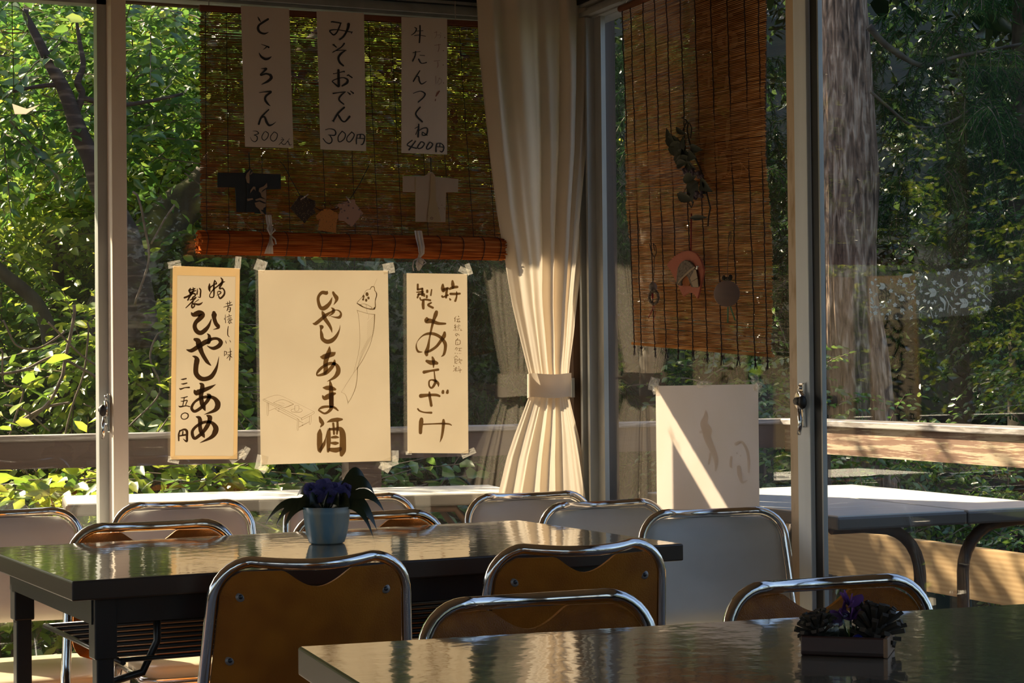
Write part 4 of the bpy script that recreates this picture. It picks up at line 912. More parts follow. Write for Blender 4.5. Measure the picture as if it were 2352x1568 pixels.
# --- right sign
s3 = thing('paper_sign', 'narrow glowing cream paper sign with brown brush writing, nearest the curtain', 'sign', tuple(onY(YP, 1005, 830)), group='paper signs taped to the window')
paper(s3, 'sheet', [(934, 627), (1073, 629), (1076, 1041), (936, 1040)], ('y', YP), M['paper_warm'])
write(s3, 'lettering', '''
G680 262 36, 680 325 72, 690 370 66; 700 352 56, 770 330 46; 755 335 46, 745 420 46, 740 495 38; 668 472 38, 685 488 28, 770 450 38; 855 200 40, 860 260 66, 862 320 46; 805 340 38, 870 310 56, 940 305 46; 820 430 46, 900 430 46, 985 425 40; 930 390 18, 928 480 33, 905 555 42; 802 512 18, 815 532 38; 230 262 38, 228 340 38; 230 352 38, 312 335 36; 312 335 36, 310 450 46; 210 400 22, 320 390 38; 232 440 28, 330 432 46, 345 468 36; 250 430 36, 225 495 33; 400 372 44, 400 395 42; 480 355 26, 465 455 28; 393 465 38, 392 490 40; 270 500 28, 290 540 28, 370 530 36, 455 545 36; 330 555 46, 325 620 56, 330 690 46; 470 590 32, 415 630 40, 500 678 42;
392 870 50, 395 910 104, 480 920 76, 600 960 56, 725 965 36; 565 755 60, 550 805 76, 510 920 50, 475 1060 40, 440 1230 28, 415 1380 56, 385 1480 80, 390 1525 56; 712 1125 44, 700 1190 76, 640 1280 56, 560 1380 50, 440 1460 46, 370 1480 26; 305 1475 16, 240 1468 42, 205 1400 32, 215 1300 9, 300 1195 22, 400 1148 46, 520 1150 56, 640 1212 56, 716 1310 66, 726 1400 56, 700 1515 46, 650 1560 6
|H355 135 46, 420 160 76, 480 160 76, 520 170 52; 447 72 28, 465 130 56, 465 240 16; 312 316 56, 420 295 36, 540 275 42; 478 300 18, 490 420 28, 500 470 46, 470 540 42, 432 575 32, 397 540 28, 397 465 28, 440 443 24, 500 462 46, 542 502 46, 548 555 8;
262 705 70, 400 690 46, 510 690 46, 565 708 36; 400 645 28, 405 720 46, 420 800 46, 430 862 46; 622 628 44, 620 650 50; 698 618 36, 692 650 50; 210 918 28, 240 950 28, 320 975 24, 430 980 38; 270 1085 56, 265 1130 76, 255 1230 62, 253 1305 56; 300 1170 26, 450 1163 22, 620 1158 32, 720 1165 28, 760 1185 16; 630 1100 38, 630 1150 56, 620 1260 46, 600 1380 36, 570 1465 4
|Q180 120 10, 140 170 13; 155 165 16, 152 245 15; 235 112 18, 245 130 17; 190 185 13, 270 178 15; 225 195 14, 205 245 14; 200 247 16, 275 250 18; 255 215 9, 270 240 14; 170 310 11, 140 345 12, 185 350 12, 140 390 14, 190 385 12; 165 390 11, 160 465 12; 130 445 11, 110 460 7; 185 435 9, 200 460 12; 245 305 11, 248 325 9; 210 350 9, 280 345 11; 240 355 9, 220 395 9, 270 400 12; 240 430 9, 232 460 11; 300 425 12, 292 458 14, 325 455 10; 195 590 12, 165 570 12, 170 542 11, 215 540 11, 195 590 9; 215 540 11, 250 560 12, 255 590 7; 220 650 18, 195 685 14; 175 690 13, 170 795 13; 175 690 13, 270 690 14, 275 780 14, 185 803 11; 210 740 13, 215 746 13; 208 775 13, 214 781 13; 185 865 12, 165 900 11, 160 920 9; 175 875 9, 210 880 11, 195 940 9; 240 890 11, 320 885 11; 270 890 12, 262 935 12; 240 945 11, 300 945 11; 150 1000 12, 165 1006 12; 207 1007 12, 214 1014 12; 255 1010 12, 262 1014 12; 290 1010 12, 296 1014 10; 180 1065 11, 130 1115 9; 180 1065 12, 220 1100 12; 150 1130 11, 155 1250 12; 150 1150 12, 205 1150 12, 205 1190 12, 150 1200 9; 150 1227 11, 205 1250 14; 265 1125 12, 240 1180 11; 260 1160 11, 320 1165 12, 310 1190 11; 280 1175 12, 250 1240 9; 275 1210 12, 300 1260 11; 120 1307 18, 128 1318 16; 165 1350 12, 200 1340 11; 130 1380 12, 200 1375 11; 175 1345 12, 170 1440 12; 165 1400 11, 110 1435 12; 180 1410 11, 200 1435 11; 245 1330 18, 253 1338 16; 232 1375 16, 240 1384 13; 215 1425 12, 315 1402 14; 272 1370 12, 275 1470 11
''', ('y', YP), M['ink_brown'])
tapes(s3, [(1066, 622, 26, 14, 25), (1076, 618, 12, 26, -20), (1075, 1040, 34, 14, -25), (938, 1040, 14, 8, 0)], ('y', YP), 3)
# --- menu strips in front of the reed blind
YS = 5.262
sg = 'menu strips hung on the reed blind'
m1 = thing('menu_strip', 'hanging menu strip priced 300 with hiragana writing, leftmost on the reed blind', 'sign', tuple(onY(YS, 612, 180)), group=sg)
paper(m1, 'sheet', [(553, 13), (664, 20), (674, 340), (563, 337)], ('y', YS), M['paper_strip'])
write(m1, 'lettering', '''
I410 180 8, 440 240 38, 475 298 13; 640 237 48, 540 300 48, 440 370 48, 415 450 54, 460 530 48, 560 563 42, 652 530 8; 487 800 8, 600 840 24, 655 868 44; 600 870 28, 530 925 5; 437 992 8, 490 1080 48, 580 1135 56, 660 1120 46, 720 1075 6; 480 1350 7, 580 1345 36, 595 1365 46, 470 1495 36, 600 1465 38, 690 1500 48, 710 1568 58
|J618 20 48, 635 80 58, 560 150 48, 435 212 5; 395 375 11, 500 360 18, 630 355 42, 540 430 42, 510 500 38, 550 580 42, 615 640 8; 585 712 23, 440 860 38, 385 1000 42; 440 870 28, 500 860 33, 540 960 48, 590 1025 42, 660 1010 23, 730 955 5''', ('y', YS), M['ink_black'])
write(m1, 'price', '''J265 1140 7, 340 1145 18, 380 1190 23, 290 1220 13; 290 1220 13, 350 1250 23, 350 1320 23, 300 1355 18, 240 1320 13, 218 1265 7; 500 1155 16, 450 1240 18, 455 1300 18, 500 1325 18, 560 1270 20, 575 1190 20, 520 1150 18; 690 1160 16, 625 1240 18, 625 1310 18, 680 1345 18, 740 1290 20, 755 1200 18, 700 1160 16; 845 1275 13, 860 1285 13; 825 1320 11, 885 1310 16, 790 1415 13; 830 1370 11, 880 1412 18, 920 1390 7; 1000 1290 9, 910 1410 13; 940 1370 13, 975 1350 16, 1000 1420 18, 1045 1410 7''', ('y', YS), M['ink_black'], .9)
m2 = thing('menu_strip', 'hanging menu strip priced 300 yen in thick marker, middle of the three', 'sign', tuple(onY(YS, 784, 185)), group=sg)
paper(m2, 'sheet', [(727, 25), (836, 30), (841, 347), (736, 343)], ('y', YS), M['paper_strip'])
write(m2, 'lettering', '''
K350 310 13, 370 295 33, 560 325 28, 560 335 30, 520 440 36, 470 540 33, 405 590 33, 345 545 28, 322 492 28, 480 475 18, 700 510 23, 815 530 23; 830 515 9, 800 560 18; 740 350 66, 730 420 58, 690 520 48, 620 630 42, 545 690 38; 385 812 23, 420 802 13; 400 812 33, 460 865 28; 640 785 38, 570 870 28, 380 985 18; 440 950 13, 580 935 18, 685 940 18; 660 945 23, 560 1020 48, 510 1110 48, 540 1210 48, 620 1283 38
|L335 75 18, 360 75 13, 530 35 23, 540 45 18; 430 10 42, 432 120 48, 435 250 48, 430 320 38, 340 250 23, 318 215 18, 400 175 18, 520 152 18, 600 190 38, 590 250 48, 500 310 28; 600 110 28, 630 95 9; 615 100 23, 685 150 28; 332 450 28, 440 435 18, 560 422 18; 550 425 23, 460 510 33, 445 580 33, 530 655 23; 600 425 13, 650 465 33; 657 402 13, 710 445 33; 540 717 33, 420 830 38, 335 970 33; 310 965 13, 350 990 13; 420 840 18, 450 900 38, 500 970 28, 560 980 28, 640 890 42''', ('y', YS), M['ink_black'])
write(m2, 'price', '''L185 1140 13, 260 1120 13, 350 1140 20, 380 1200 28, 350 1245 23, 240 1235 13; 270 1250 18, 305 1310 23, 300 1370 23, 250 1400 23, 190 1370 18, 140 1305 18; 500 1165 18, 430 1260 20, 430 1350 20, 470 1365 18, 540 1310 20, 560 1220 20, 500 1165 18; 680 1185 16, 600 1270 18, 590 1340 18, 640 1370 18, 700 1310 20, 730 1230 20, 680 1180 18; 785 1240 18, 770 1330 23, 770 1405 23; 780 1235 18, 880 1225 18, 925 1260 23, 920 1340 28, 890 1410 23, 855 1420 13; 845 1240 28, 840 1300 23; 790 1300 13, 920 1305 18''', ('y', YS), M['ink_black'])
m3 = thing('menu_strip', 'hanging menu strip priced 400 yen with faded red side writing, nearest the curtain', 'sign', tuple(onY(YS, 975, 195)), group=sg)
paper(m3, 'sheet', [(922, 39), (1027, 43), (1027, 355), (922, 351)], ('y', YS), M['paper_strip'])
write(m3, 'lettering', '''
M360 225 13, 405 255 28, 370 340 23, 290 400 13; 400 310 13, 555 297 13; 360 410 13, 480 400 13, 610 425 13; 485 185 28, 485 350 33, 470 565 33; 325 795 13, 490 765 13; 385 770 28, 375 860 28, 320 985 28; 480 850 13, 590 860 13; 455 940 28, 490 1010 23, 540 1035 18, 630 1015 23; 480 1200 23, 400 1330 28, 335 1440 28; 420 1330 18, 455 1340 28, 470 1430 33, 510 1495 28, 570 1480 23, 630 1435 10
|N310 225 13, 460 180 18, 560 230 33, 530 310 28, 420 410 23; 460 520 28, 365 665 33, 500 825 38; 430 880 28, 425 1000 33, 415 1145 38; 345 970 13, 430 920 18; 430 940 13, 365 1095 18; 440 1010 18, 520 965 23, 600 960 28, 615 1020 33, 590 1100 28, 510 1110 23, 510 1050 23, 560 1080 23, 610 1115 18''', ('y', YS), M['ink_black'])
write(m3, 'price', '''N290 1220 23, 185 1320 23, 380 1390 28; 365 1235 23, 225 1420 33; 480 1250 23, 410 1350 28, 425 1395 23, 500 1370 26, 550 1290 26, 500 1250 23; 660 1260 23, 595 1370 28, 620 1410 23, 690 1370 28, 725 1300 26, 670 1258 18; 815 1290 28, 795 1370 28, 795 1455 38; 820 1285 18, 900 1285 18, 960 1350 26, 950 1430 28, 915 1465 28, 875 1445 13; 880 1290 23, 875 1350 20; 820 1355 18, 950 1365 18''', ('y', YS), M['ink_black'])
write(m3, 'side_note', '''M800 345 6, 870 330 8; 850 310 8, 850 420 6, 810 470 6; 870 400 5, 950 400 6, 930 470 6; 940 345 7, 960 360 6; 1043 453 20, 1046 458 20; 810 630 8, 950 610 8; 905 600 8, 910 700 12, 890 770 10; 1010 746 20, 1011 750 20; 795 985 8, 930 970 8; 880 1000 8, 890 1080 12, 870 1130 8; 1004 1070 20, 1006 1073 20; 835 1320 8, 840 1500 6; 930 1350 6, 870 1480 6; 900 1370 6, 965 1400 6, 960 1470 6, 900 1510 6; 1014 1474 20, 1016 1477 20
|N865 180 28, 830 225 40, 795 285 20; 785 350 18, 778 380 20''', ('y', YS), M['ink_red'])
# --- blank paper on the side window
XP = 2.492
s4 = thing('paper_sheet', 'blank pinkish-white paper taped to the side window with a bright sun patch', 'paper', tuple(onX(XP, 1620, 1000)))
q = [onX(XP, 1506, 886), onX(XP, 1741, 882)]
b0, b1 = Vector(q[0]), Vector(q[1]); b0.z -= .60; b1.z -= .60
MB().prism([q[0], q[1], b1, b0], (.0005, 0, 0)).build('sheet', M['paper_plain'], s4, world=True)
FR['Z'] = (1380, 820, 2.6135)
write(s4, 'show_through', '''Z632 320 10, 632 360 40, 620 400 60, 640 440 80, 640 480 60, 665 540 50, 690 600 40, 695 640 30, 690 680 12; 640 440 30, 600 450 20; 660 580 20, 650 640 14; 815 520 30, 850 510 20, 880 560 24, 890 620 24, 890 690 14; 818 575 12, 820 578 12; 840 590 9, 842 592 9; 785 600 20, 782 650 20, 790 665 8; 830 660 30, 835 700 36, 850 750 20, 880 740 10''', ('x', XP), M['stain'], .75)
tapes(s4, [(1504, 882, 22, 30, 15), (1508, 892, 16, 26, -10), (1619, 882, 32, 14, -10), (1738, 878, 18, 34, -15), (1744, 888, 16, 24, 20)], ('x', XP), 4)
# ------------------------------------------------------------------ reed blinds
def reed_mat(name, stops, fac):
    m, N, L, B = new_mat(name); N.remove(B)
    D = N.new('ShaderNodeBsdfDiffuse'); T = N.new('ShaderNodeBsdfTranslucent'); X = N.new('ShaderNodeMixShader'); X.inputs[0].default_value = fac
    tc = N.new('ShaderNodeTexCoord'); mp = N.new('ShaderNodeMapping'); mp.inputs['Scale'].default_value = (9, 9, 260)
    t = N.new('ShaderNodeTexNoise'); t.inputs['Scale'].default_value = 1; t.inputs['Detail'].default_value = 2; L.new(tc.outputs['Object'], mp.inputs[0]); L.new(mp.outputs[0], t.inputs[0])
    r = N.new('ShaderNodeValToRGB'); e = r.color_ramp.elements
    while len(e) < len(stops): e.new(.5)
    for k, (p, q) in enumerate(stops): e[k].position = p; e[k].color = (*q, 1)
    L.new(t.outputs[0], r.inputs[0]); L.new(r.outputs[0], D.inputs[0]); L.new(r.outputs[0], T.inputs[0])
    L.new(D.outputs[0], X.inputs[1]); L.new(T.outputs[0], X.inputs[2]); L.new(X.outputs[0], N['Material Output'].inputs[0]); return m
M['reed'] = reed_mat('brown_reed', [(.25, (.16, .055, .02)), (.5, (.34, .14, .045)), (.75, (.55, .29, .10))], .65)
M['reed_gold'] = reed_mat('golden_reed', [(.25, (.34, .14, .05)), (.5, (.64, .35, .135)), (.75, (.90, .66, .36))], .66)
M['reed_red'] = reed_mat('red_brown_reed', [(.25, (.16, .032, .008)), (.5, (.36, .085, .018)), (.75, (.60, .20, .05))], .12)
M['cane_rod'] = mat('red_brown_rod', (.16, .05, .02), .5, c2=(.12, .035, .014), scale=(4, 4, 20))
M['thread'] = mat('dark_thread', (.025, .010, .008), .8)
M['plastic_ribbon'] = sheet('white_plastic_ribbon', (.55, .50, .46), .5, gloss=.1)
def slat(mb, a, b, h, th, rng, seg=9, gapmode=.0):
    """one reed from a to b, h = height, th = thickness"""
    d = (b - a); n = d.cross(Vector((0, 0, 1))).normalized() * th / 2; z0 = rng.uniform(-.0004, .0004); ph = rng.uniform(0, 99)
    vs = []
    for i in range(seg + 1):
        t = i / seg; p = a + d * t; p.z += z0 + .0005 * noise.noise(Vector((t * 5 + ph, 0, 0))); k = h / 2 * (1 + .12 * noise.noise(Vector((t * 8, ph, 0))))
        vs += [p - n + Vector((0, 0, -k * .6)), p - n + Vector((0, 0, k * .6)), p + Vector((0, 0, k)), p + n + Vector((0, 0, k * .6)), p + n + Vector((0, 0, -k * .6)), p + Vector((0, 0, -k))]
    fs = [(i*6+k, i*6+(k+1) % 6, (i+1)*6+(k+1) % 6, (i+1)*6+k) for i in range(seg) for k in range(6)] + [(0, 5, 4, 3, 2, 1), tuple(seg*6 + k for k in range(6))]
    mb.add(vs, fs)
YB = 5.290
rng = random.Random(5)
bl = thing('reed_blind', 'brown reed blind half rolled up behind the three hanging menu strips', 'blind', tuple(onY(YB, 800, 300)))
TL, TR, BL, BR = onY(YB, 459, 26), onY(YB, 1112, 64), onY(YB, 462, 545), onY(YB, 1150, 566)
mb = MB(); n = 148
for k in range(n):
    v = k / (n - 1); a = TL.lerp(BL, v); b = TR.lerp(BR, v)
    a = a + Vector((rng.uniform(-.004, .004), 0, 0)); b = b + Vector((rng.uniform(-.004, .004), 0, 0))
    slat(mb, a, b, .0035 * rng.uniform(.80, 1.14), .0028, rng)
mb.build('slats', M['reed'], bl, world=True)
th = MB()
for px in (470, 516, 588, 644, 721, 785, 835, 888, 947, 996, 1050, 1100):
    t = (px - 459) / 653; pts = []
    for k in range(0, 75):
        v = k / 74; q = TL.lerp(TR, t).lerp(BL.lerp(BR, t), v); q.y -= .0032 * (1 if k % 2 else .4); q.x += .0012 * noise.noise(Vector((px, k * .13, 0))); pts.append(q)
    th.tube(pts, .0010, 5)
th.build('threads', M['thread'], bl, world=True)
a, b = onY(YB, 457, 18), onY(YB, 1112, 56)
bevel(MB().box(tuple((a + b) / 2), ((b - a).length, .012, .017), ry=-atan2(b.z - a.z, b.x - a.x)).build('head_rod', M['cane_rod'], bl, world=True), .003)
a, b = onY(YB, 457, 556), onY(YB, 1153, 572); mb = MB(); ax = (b - a).normalized(); R0 = .0345
for k in range(64):
    an = 2 * pi * k / 64; q = Vector((0, cos(an), sin(an) * .95)) * (R0 + rng.uniform(-.0012, .0008)); e0, e1 = rng.uniform(-.006, .004), rng.uniform(-.004, .006)
    mb.tube([a + q + ax * e0, a.lerp(b, .5) + q, b + q + ax * e1], .0021, 6)
mb.tube([a + ax * .004, b - ax * .004], R0 - .001, 24)
mb.tube([a - ax * .004, b + ax * .003], .012, 12)
rl = mb.build('rolled_end', M['reed_red'], bl, world=True)
rt = MB()
for px in (470, 516, 588, 644, 721, 785, 835, 888, 947, 996, 1050, 1100, 1140):
    c = a.lerp(b, (px - 457) / 696); rt.tube([c + Vector((.0015 * sin(3 * q), cos(q) * (R0 + .0025), sin(q) * (R0 + .0015))) for q in np.linspace(0, 2 * pi, 25)[:-1]], .0010, 5, closed=True)
rt.build('threads', M['thread'], bl, world=True)
# hanging cords of the blind
for px in (480, 1047):
    p = onY(YB, px, 30 + (px - 457) * .06); MB().tube([p, (p.x + .002, YB + .01, 2.24)], .0016, 5).build('cord', M['plastic_ribbon'], bl, world=True)
# plastic ribbons tied round the roll
def tie(label, pts, loops, loc):
    t = thing('plastic_tie', label, 'ribbon', tuple(onY(YB - .04, *loc)), group='plastic ribbons tied round the rolled blind')
    mb = MB(); P = [(*onY(YB - .04, x, y), w) for x, y, w in pts]
    vs = []
    for i, (x, y, z, w) in enumerate(P):
        for k in range(5): vs.append((x + (k - 2) / 4 * w, y + (.003 if k % 2 else -.002), z + .001 * (k % 2)))
    mb.add(vs, [(i*5+k, i*5+k+1, (i+1)*5+k+1, (i+1)*5+k) for i in range(len(P) - 1) for k in range(4)])
    mb.build('ribbon', M['plastic_ribbon'], t, world=True)
    mb = MB()
    for lp in loops: mb.tube([onY(YB - .045, *q) for q in lp], .0022, 6)
    mb.build('bow', M['plastic_ribbon'], t, world=True)
tie('crinkled white plastic ribbon tied round the rolled blind below the navy paper robe', [(616, 494, .018), (618, 512, .017), (621, 528, .015), (622, 540, .007), (621, 556, .011), (619, 570, .02), (617, 583, .027)],
    [[(622, 538), (632, 528), (626, 520), (622, 536)], [(622, 540), (632, 550), (634, 560), (628, 563), (622, 545)], [(621, 540), (614, 525), (618, 512)]], (620, 540))
tie('clear plastic ribbon round the rolled blind with a white knot at its lower edge', [(960, 530, .024), (963, 548, .024), (967, 566, .022), (968, 582, .018), (962, 592, .010), (965, 600, .022), (962, 612, .02), (961, 622, .006)],
    [[(958, 594), (950, 598), (948, 612), (950, 622)], [(962, 592), (972, 596), (978, 603), (970, 609), (960, 600)], [(960, 594), (955, 606), (962, 612)]], (964, 570))

# side blind
XB = 2.474
TLb, TRb, BLb, BRb = onX(XB, 1428, 45), onX(XB, 1753, -70), onX(XB, 1454, 782), onX(XB, 1774, 806)
TLb.z = TRb.z = 2.175
sb = thing('reed_blind', 'golden full-length reed blind on the side window with dark knotted threads', 'blind', tuple((TLb + BRb) / 2))
rng = random.Random(9); mb = MB(); n = 226
for k in range(n):
    v = k / (n - 1); a = TLb.lerp(BLb, v); b = TRb.lerp(BRb, v); dv = .03 * min(1, v * 5) * (1 - .7 * v); b.z -= dv
    a.y += .008 * noise.noise(Vector((0, v * 9, 0))) + rng.uniform(-.004, .004); b.y += rng.uniform(-.004, .004) + .006 * noise.noise(Vector((4, v * 9, 0)))
    bow = .012 * sin(v * 7)
    a.x += .006 * sin(v * 9); b.x += .006 * sin(v * 9 + 1)
    slat(mb, a, b, .0029 * rng.uniform(.80, 1.14), .0026, rng)
mb.build('slats', M['reed_gold'], sb, world=True)
th = MB(); tops = [1430, 1452, 1484, 1512, 1541, 1573, 1606, 1642, 1677, 1713, 1741]
bots = [1459, 1478, 1512, 1540, 1571, 1606, 1639, 1671, 1707, 1742, 1768]
kn = MB()
for i, (tx, bx) in enumerate(zip(tops, bots)):
    t = (tx - 1425) / 325; tb = (bx - 1452) / 323; pts = []
    for k in range(111):
        v = k / 110; a = TLb.lerp(BLb, v); b = TRb.lerp(BRb, v); b.z -= .03 * min(1, v * 5) * (1 - .7 * v); u_ = onX(XB, tx, 400)
        q = a.lerp(b, t * (1 - v) + tb * v); q.x -= .004 + (.0012 if k % 2 else 0); q.y += .005 * noise.noise(Vector((i * 3.3, v * 14, 0))); pts.append(q)
    e = pts[-1]; pts += [e + Vector((0, .002, -.012)), e + Vector((0, -.002, -.022))]
    th.tube(pts, .0017, 5)
    c = e + Vector((0, 0, -.018)); kn.ball(c, .004, 8, 6)
    for s in range(5): kn.tube([c, c + Vector((rng.uniform(-.004, .004), rng.uniform(-.009, .009), -.018 - rng.uniform(0, .008)))], .0009, 4)
th.build('threads', M['thread'], sb, world=True); kn.build('knots', M['thread'], sb, world=True)
a, b = BLb + Vector((0, .004, -.008)), BRb + Vector((0, -.004, -.012)); MB().tube([a, b], .0045, 10).build('hem_rod', M['reed_gold'], sb, world=True)
a, b = onX(XB, 1425, 38), onX(XB, 1750, -80); a.z = b.z = 2.185
MB().tube([a, b], .010, 14).build('head_rod', M['cane_rod'], sb, world=True)
for yy in (a.y - .03, b.y + .04): MB().tube([(XB, yy, 2.19), (XB + .02, yy + .003, 2.23)], .0014, 5).build('cord', M['plastic_ribbon'], sb, world=True)

# dark cloth banner outside the side window
M['banner'] = mat('dark_brown_cloth', (.05, .025, .015), .9); M['banner_ink'] = sheet('cream_dyed_pattern', (.55, .42, .28), .4)
XF = 2.524
bn = thing('shop_banner', 'dark brown cloth banner with cream characters and gourds hanging outside behind the side blind', 'banner', tuple(onX(XF, 1670, 100)))
q = [onX(XF, 1596, -90), onX(XF, 1760, -90), onX(XF, 1757, 428), onX(XF, 1600, 345)]; q[2] = onX(XF, 1757, 440); q[3] = onX(XF, 1598, 440)
MB().prism(q, (.003, 0, 0)).build('cloth', M['banner'], bn, world=True)
write(bn, 'lettering', '''R740 100 20, 800 82 30; 782 90 24, 785 170 34; 745 215 30, 812 220 34; 735 270 40, 800 275 50; 745 240 20, 745 290 24; 808 235 20, 810 285 24; 910 50 14, 915 130 18, 912 205 14; 878 110 30, 945 112 24; 900 235 40, 862 270 40, 862 320 40, 900 345 34, 960 320 44, 965 260 40, 925 232 34; 912 240 14, 908 335 14; 870 440 44, 925 408 30; 790 410 14, 785 470 34; 745 500 26, 830 495 30; 750 545 26, 828 540 30; 782 470 20, 780 630 16; 915 560 30, 900 630 20; 855 755 40, 890 705 50, 935 720 46, 885 765 30; 922 875 26, 915 980 34, 912 1060 10; 790 1000 50, 800 1060 90, 795 1140 100, 805 1200 120, 830 1270 100; 880 1120 40, 885 1170 66, 885 1240 50; 960 1100 5, 1010 1062 5, 1060 1080 5, 1075 1120 5; 990 1150 5, 1020 1200 5, 1005 1280 5; 1000 1160 5, 1070 1240 8; 880 1290 4, 930 1240 4, 950 1130 4''', ('x', XF), M['banner_ink'])
MB().tube([onX(XF, 1590, -92), onX(XF, 1768, -92)], .008, 8).tube([onX(XF, 1596, -92), (XF, onX(XF, 1596, -92).y, 2.44)], .0015, 5).tube([onX(XF, 1755, -92), (XF, onX(XF, 1755, -92).y, 2.44)], .0015, 5).build('rod', M['cane_rod'], bn, world=True)

# ------------------------------------------------------------------ curtain with tieback
M['curtain'] = sheet('cream_curtain_cloth', (.66, .57, .46), .28, c2=(.70, .61, .50), scale=(3, 3, 3), lo=.3, hi=.7)
edge = [(-60, 1093, 1376), (40, 1101, 1377), (120, 1106, 1376), (200, 1114, 1374), (350, 1130, 1366), (480, 1146, 1352), (580, 1163, 1341), (700, 1181, 1326), (770, 1195, 1318), (830, 1208, 1309), (860, 1215, 1306), (886, 1215, 1306), (912, 1214, 1307), (950, 1200, 1317), (1000, 1182, 1331), (1050, 1166, 1342), (1130, 1148, 1357), (1250, 1130, 1372), (1400, 1118, 1385), (1560, 1110, 1392), (1640, 1108, 1394)]
YC = 5.255
ys = [e[0] for e in edge]
def curt(u, v):
    py = -60 + 1700 * v; l = np.interp(py, ys, [e[1] for e in edge]); r_ = np.interp(py, ys, [e[2] for e in edge])
    tie_ = math.exp(-((py - 886) / 170) ** 2); top_ = max(0, 1 - max(0, py - 20) / 120)
    # fold phase drifts with height so folds merge into the tie
    ph = u + .02 * sin(9 * u + py * .004)
    w_ = u + .035 * sin(7.3 * u + 1.1) + .02 * sin(py * .0042 + 6 * u)
    f = sin(2 * pi * 5.2 * w_ + .3) * (.6 + .4 * sin(9 * u + .004 * py)) + .7 * sin(2 * pi * 2.1 * u + 1.2) + .16 * sin(2 * pi * 11.3 * w_ + .0016 * py) + .10 * sin(2 * pi * 19 * w_ + .003 * py) * (.1 + .9 * tie_)
    amp = .024 * (1 - .6 * tie_) * (1 - .35 * top_)
    env = min(1, 6 * u, 6 * (1 - u))
    px = l + (r_ - l) * (u + .010 * sin(2 * pi * 5.2 * w_ + 1.2) * env)
    p = onY(YC, px, py); p.y += amp * f - .01 + .014 * tie_ * cos(pi * (u - .5)) * -1
    if py > 886: p.x += .006 * sin(u * 17) * (py - 886) / 400 * env
    return (p.x, min(p.y, 5.275), p.z)
cu = thing('curtain', 'cream cloth curtain gathered by a band beside the room corner', 'curtain', tuple(onY(YC, 1260, 886)))
MB().grid(curt, 300, 190).build('cloth', M['curtain'], cu, world=True)
def band(u, v):
    py = 858 + 54 * v; l, r_ = 1212 - 1, 1307 + 1; a = 2 * pi * u
    c = onY(YC, (l + r_) / 2, py); h = (onY(YC, r_, py) - onY(YC, l, py)).x / 2
    return (c.x - h * 1.02 * cos(a), c.y - .008 - .036 * sin(a), c.z + .002 * sin(a * 3))
MB().grid(band, 48, 4).build('tieback', M['curtain'], cu, world=True)
MB().tube([onY(YC, 1307, 868), onY(YC + .05, 1316, 872), onY(YC + .09, 1318, 900), onY(YC + .05, 1312, 908)], .004, 6).build('tieback_loop', M['curtain'], cu, world=True)
MB().box(tuple(onY(5.29, 1312, 890)), (.01, .03, .06)).build('tieback_hook', M['alu'], cu, world=True)
hd = MB().bb((2.15, YC - .02, 2.262), (2.45, YC + .02, 2.285)); hd.build('curtain_rail', M['alu'], cu, world=True)

# ------------------------------------------------------------------ ornaments on the garden-side blind
def plate(parent, name, fr, pts, plane, th, m, world=True):
    f = (lambda q: onY(plane[1], *q)) if plane[0] == 'y' else (lambda q: onX(plane[1], *q))
    P = [f(fpx(fr, *q)) for q in pts]
    return MB().prism(P, (0, -th, 0) if plane[0] == 'y' else (-th, 0, 0)).build(name, m, parent, world=True)
M['navy'] = mat('navy_cloth', (.008, .012, .016), .8, c2=(.012, .016, .02), scale=(30, 30, 30))
M['tan_cloth'] = mat('tan_pattern_cloth', (.20, .13, .08), .8)
M['white_cloth'] = sheet('cream_washi_cloth', (.46, .36, .27), .3, c2=(.42, .33, .25), scale=(12, 12, 12))
M['cream_lapel'] = sheet('cream_lapel_cloth', (.42, .31, .18), .3)
M['red_mark'] = mat('crimson_print', (.16, .015, .02), .7)
M['cord_black'] = mat('black_cord', (.01, .008, .008), .7)
YO = 5.270
k1 = thing('paper_kimono', 'navy toy kimono with tan print hanging at lower left of the reed blind', 'ornament', tuple(onY(YO, 577, 440)))
plate(k1, 'robe', 'V', [(60, 240), (470, 240), (535, 175), (560, 180), (600, 250), (1005, 265), (1010, 485), (795, 490), (785, 865), (620, 850), (610, 835), (345, 830), (325, 462), (60, 455)], ('y', YO), .004, M['navy'])
for nm, P in (('lapel', [(485, 245), (545, 178), (560, 185), (520, 600), (515, 835), (490, 835), (500, 560)]),):
    plate(k1, nm, 'V', P, ('y', YO - .004), .002, M['navy'])
mbp = MB()
for P in ([(560, 190), (540, 270), (545, 330), (540, 400), (505, 385), (485, 310), (500, 250)], [(545, 270), (575, 225), (570, 195), (580, 230), (608, 228), (560, 268)], [(555, 545), (560, 500), (600, 445), (630, 450), (635, 510), (610, 480), (585, 505)],
          [(805, 390), (810, 455), (740, 500), (715, 545), (680, 520), (690, 470), (760, 440)], [(710, 545), (790, 485), (795, 640), (760, 620), (725, 600)], [(630, 640), (700, 615), (790, 640), (790, 690), (700, 650), (640, 660)],
          [(620, 690), (690, 670), (760, 700), (790, 700), (785, 750), (750, 770), (750, 795), (710, 795), (770, 860), (720, 862), (690, 790), (640, 750)], [(505, 630), (590, 620), (600, 640), (515, 665)]):
    w = [onY(YO - .0065, *fpx('V', *q)) for q in P]; mbp.prism(w, (0, .0008, 0))
mbp.build('print', M['tan_cloth'], k1, world=True)
MB().tube([onY(YO - .002, *fpx('V', 545, 190)), onY(YO - .004, *fpx('V', 535, -60))], .0016, 5).build('hanging_cord', M['cord_black'], k1, world=True)
k2 = thing('paper_kimono', 'cream toy kimono with tiny crimson blossoms hanging at lower right of the reed blind', 'ornament', tuple(onY(YO, 988, 455)))
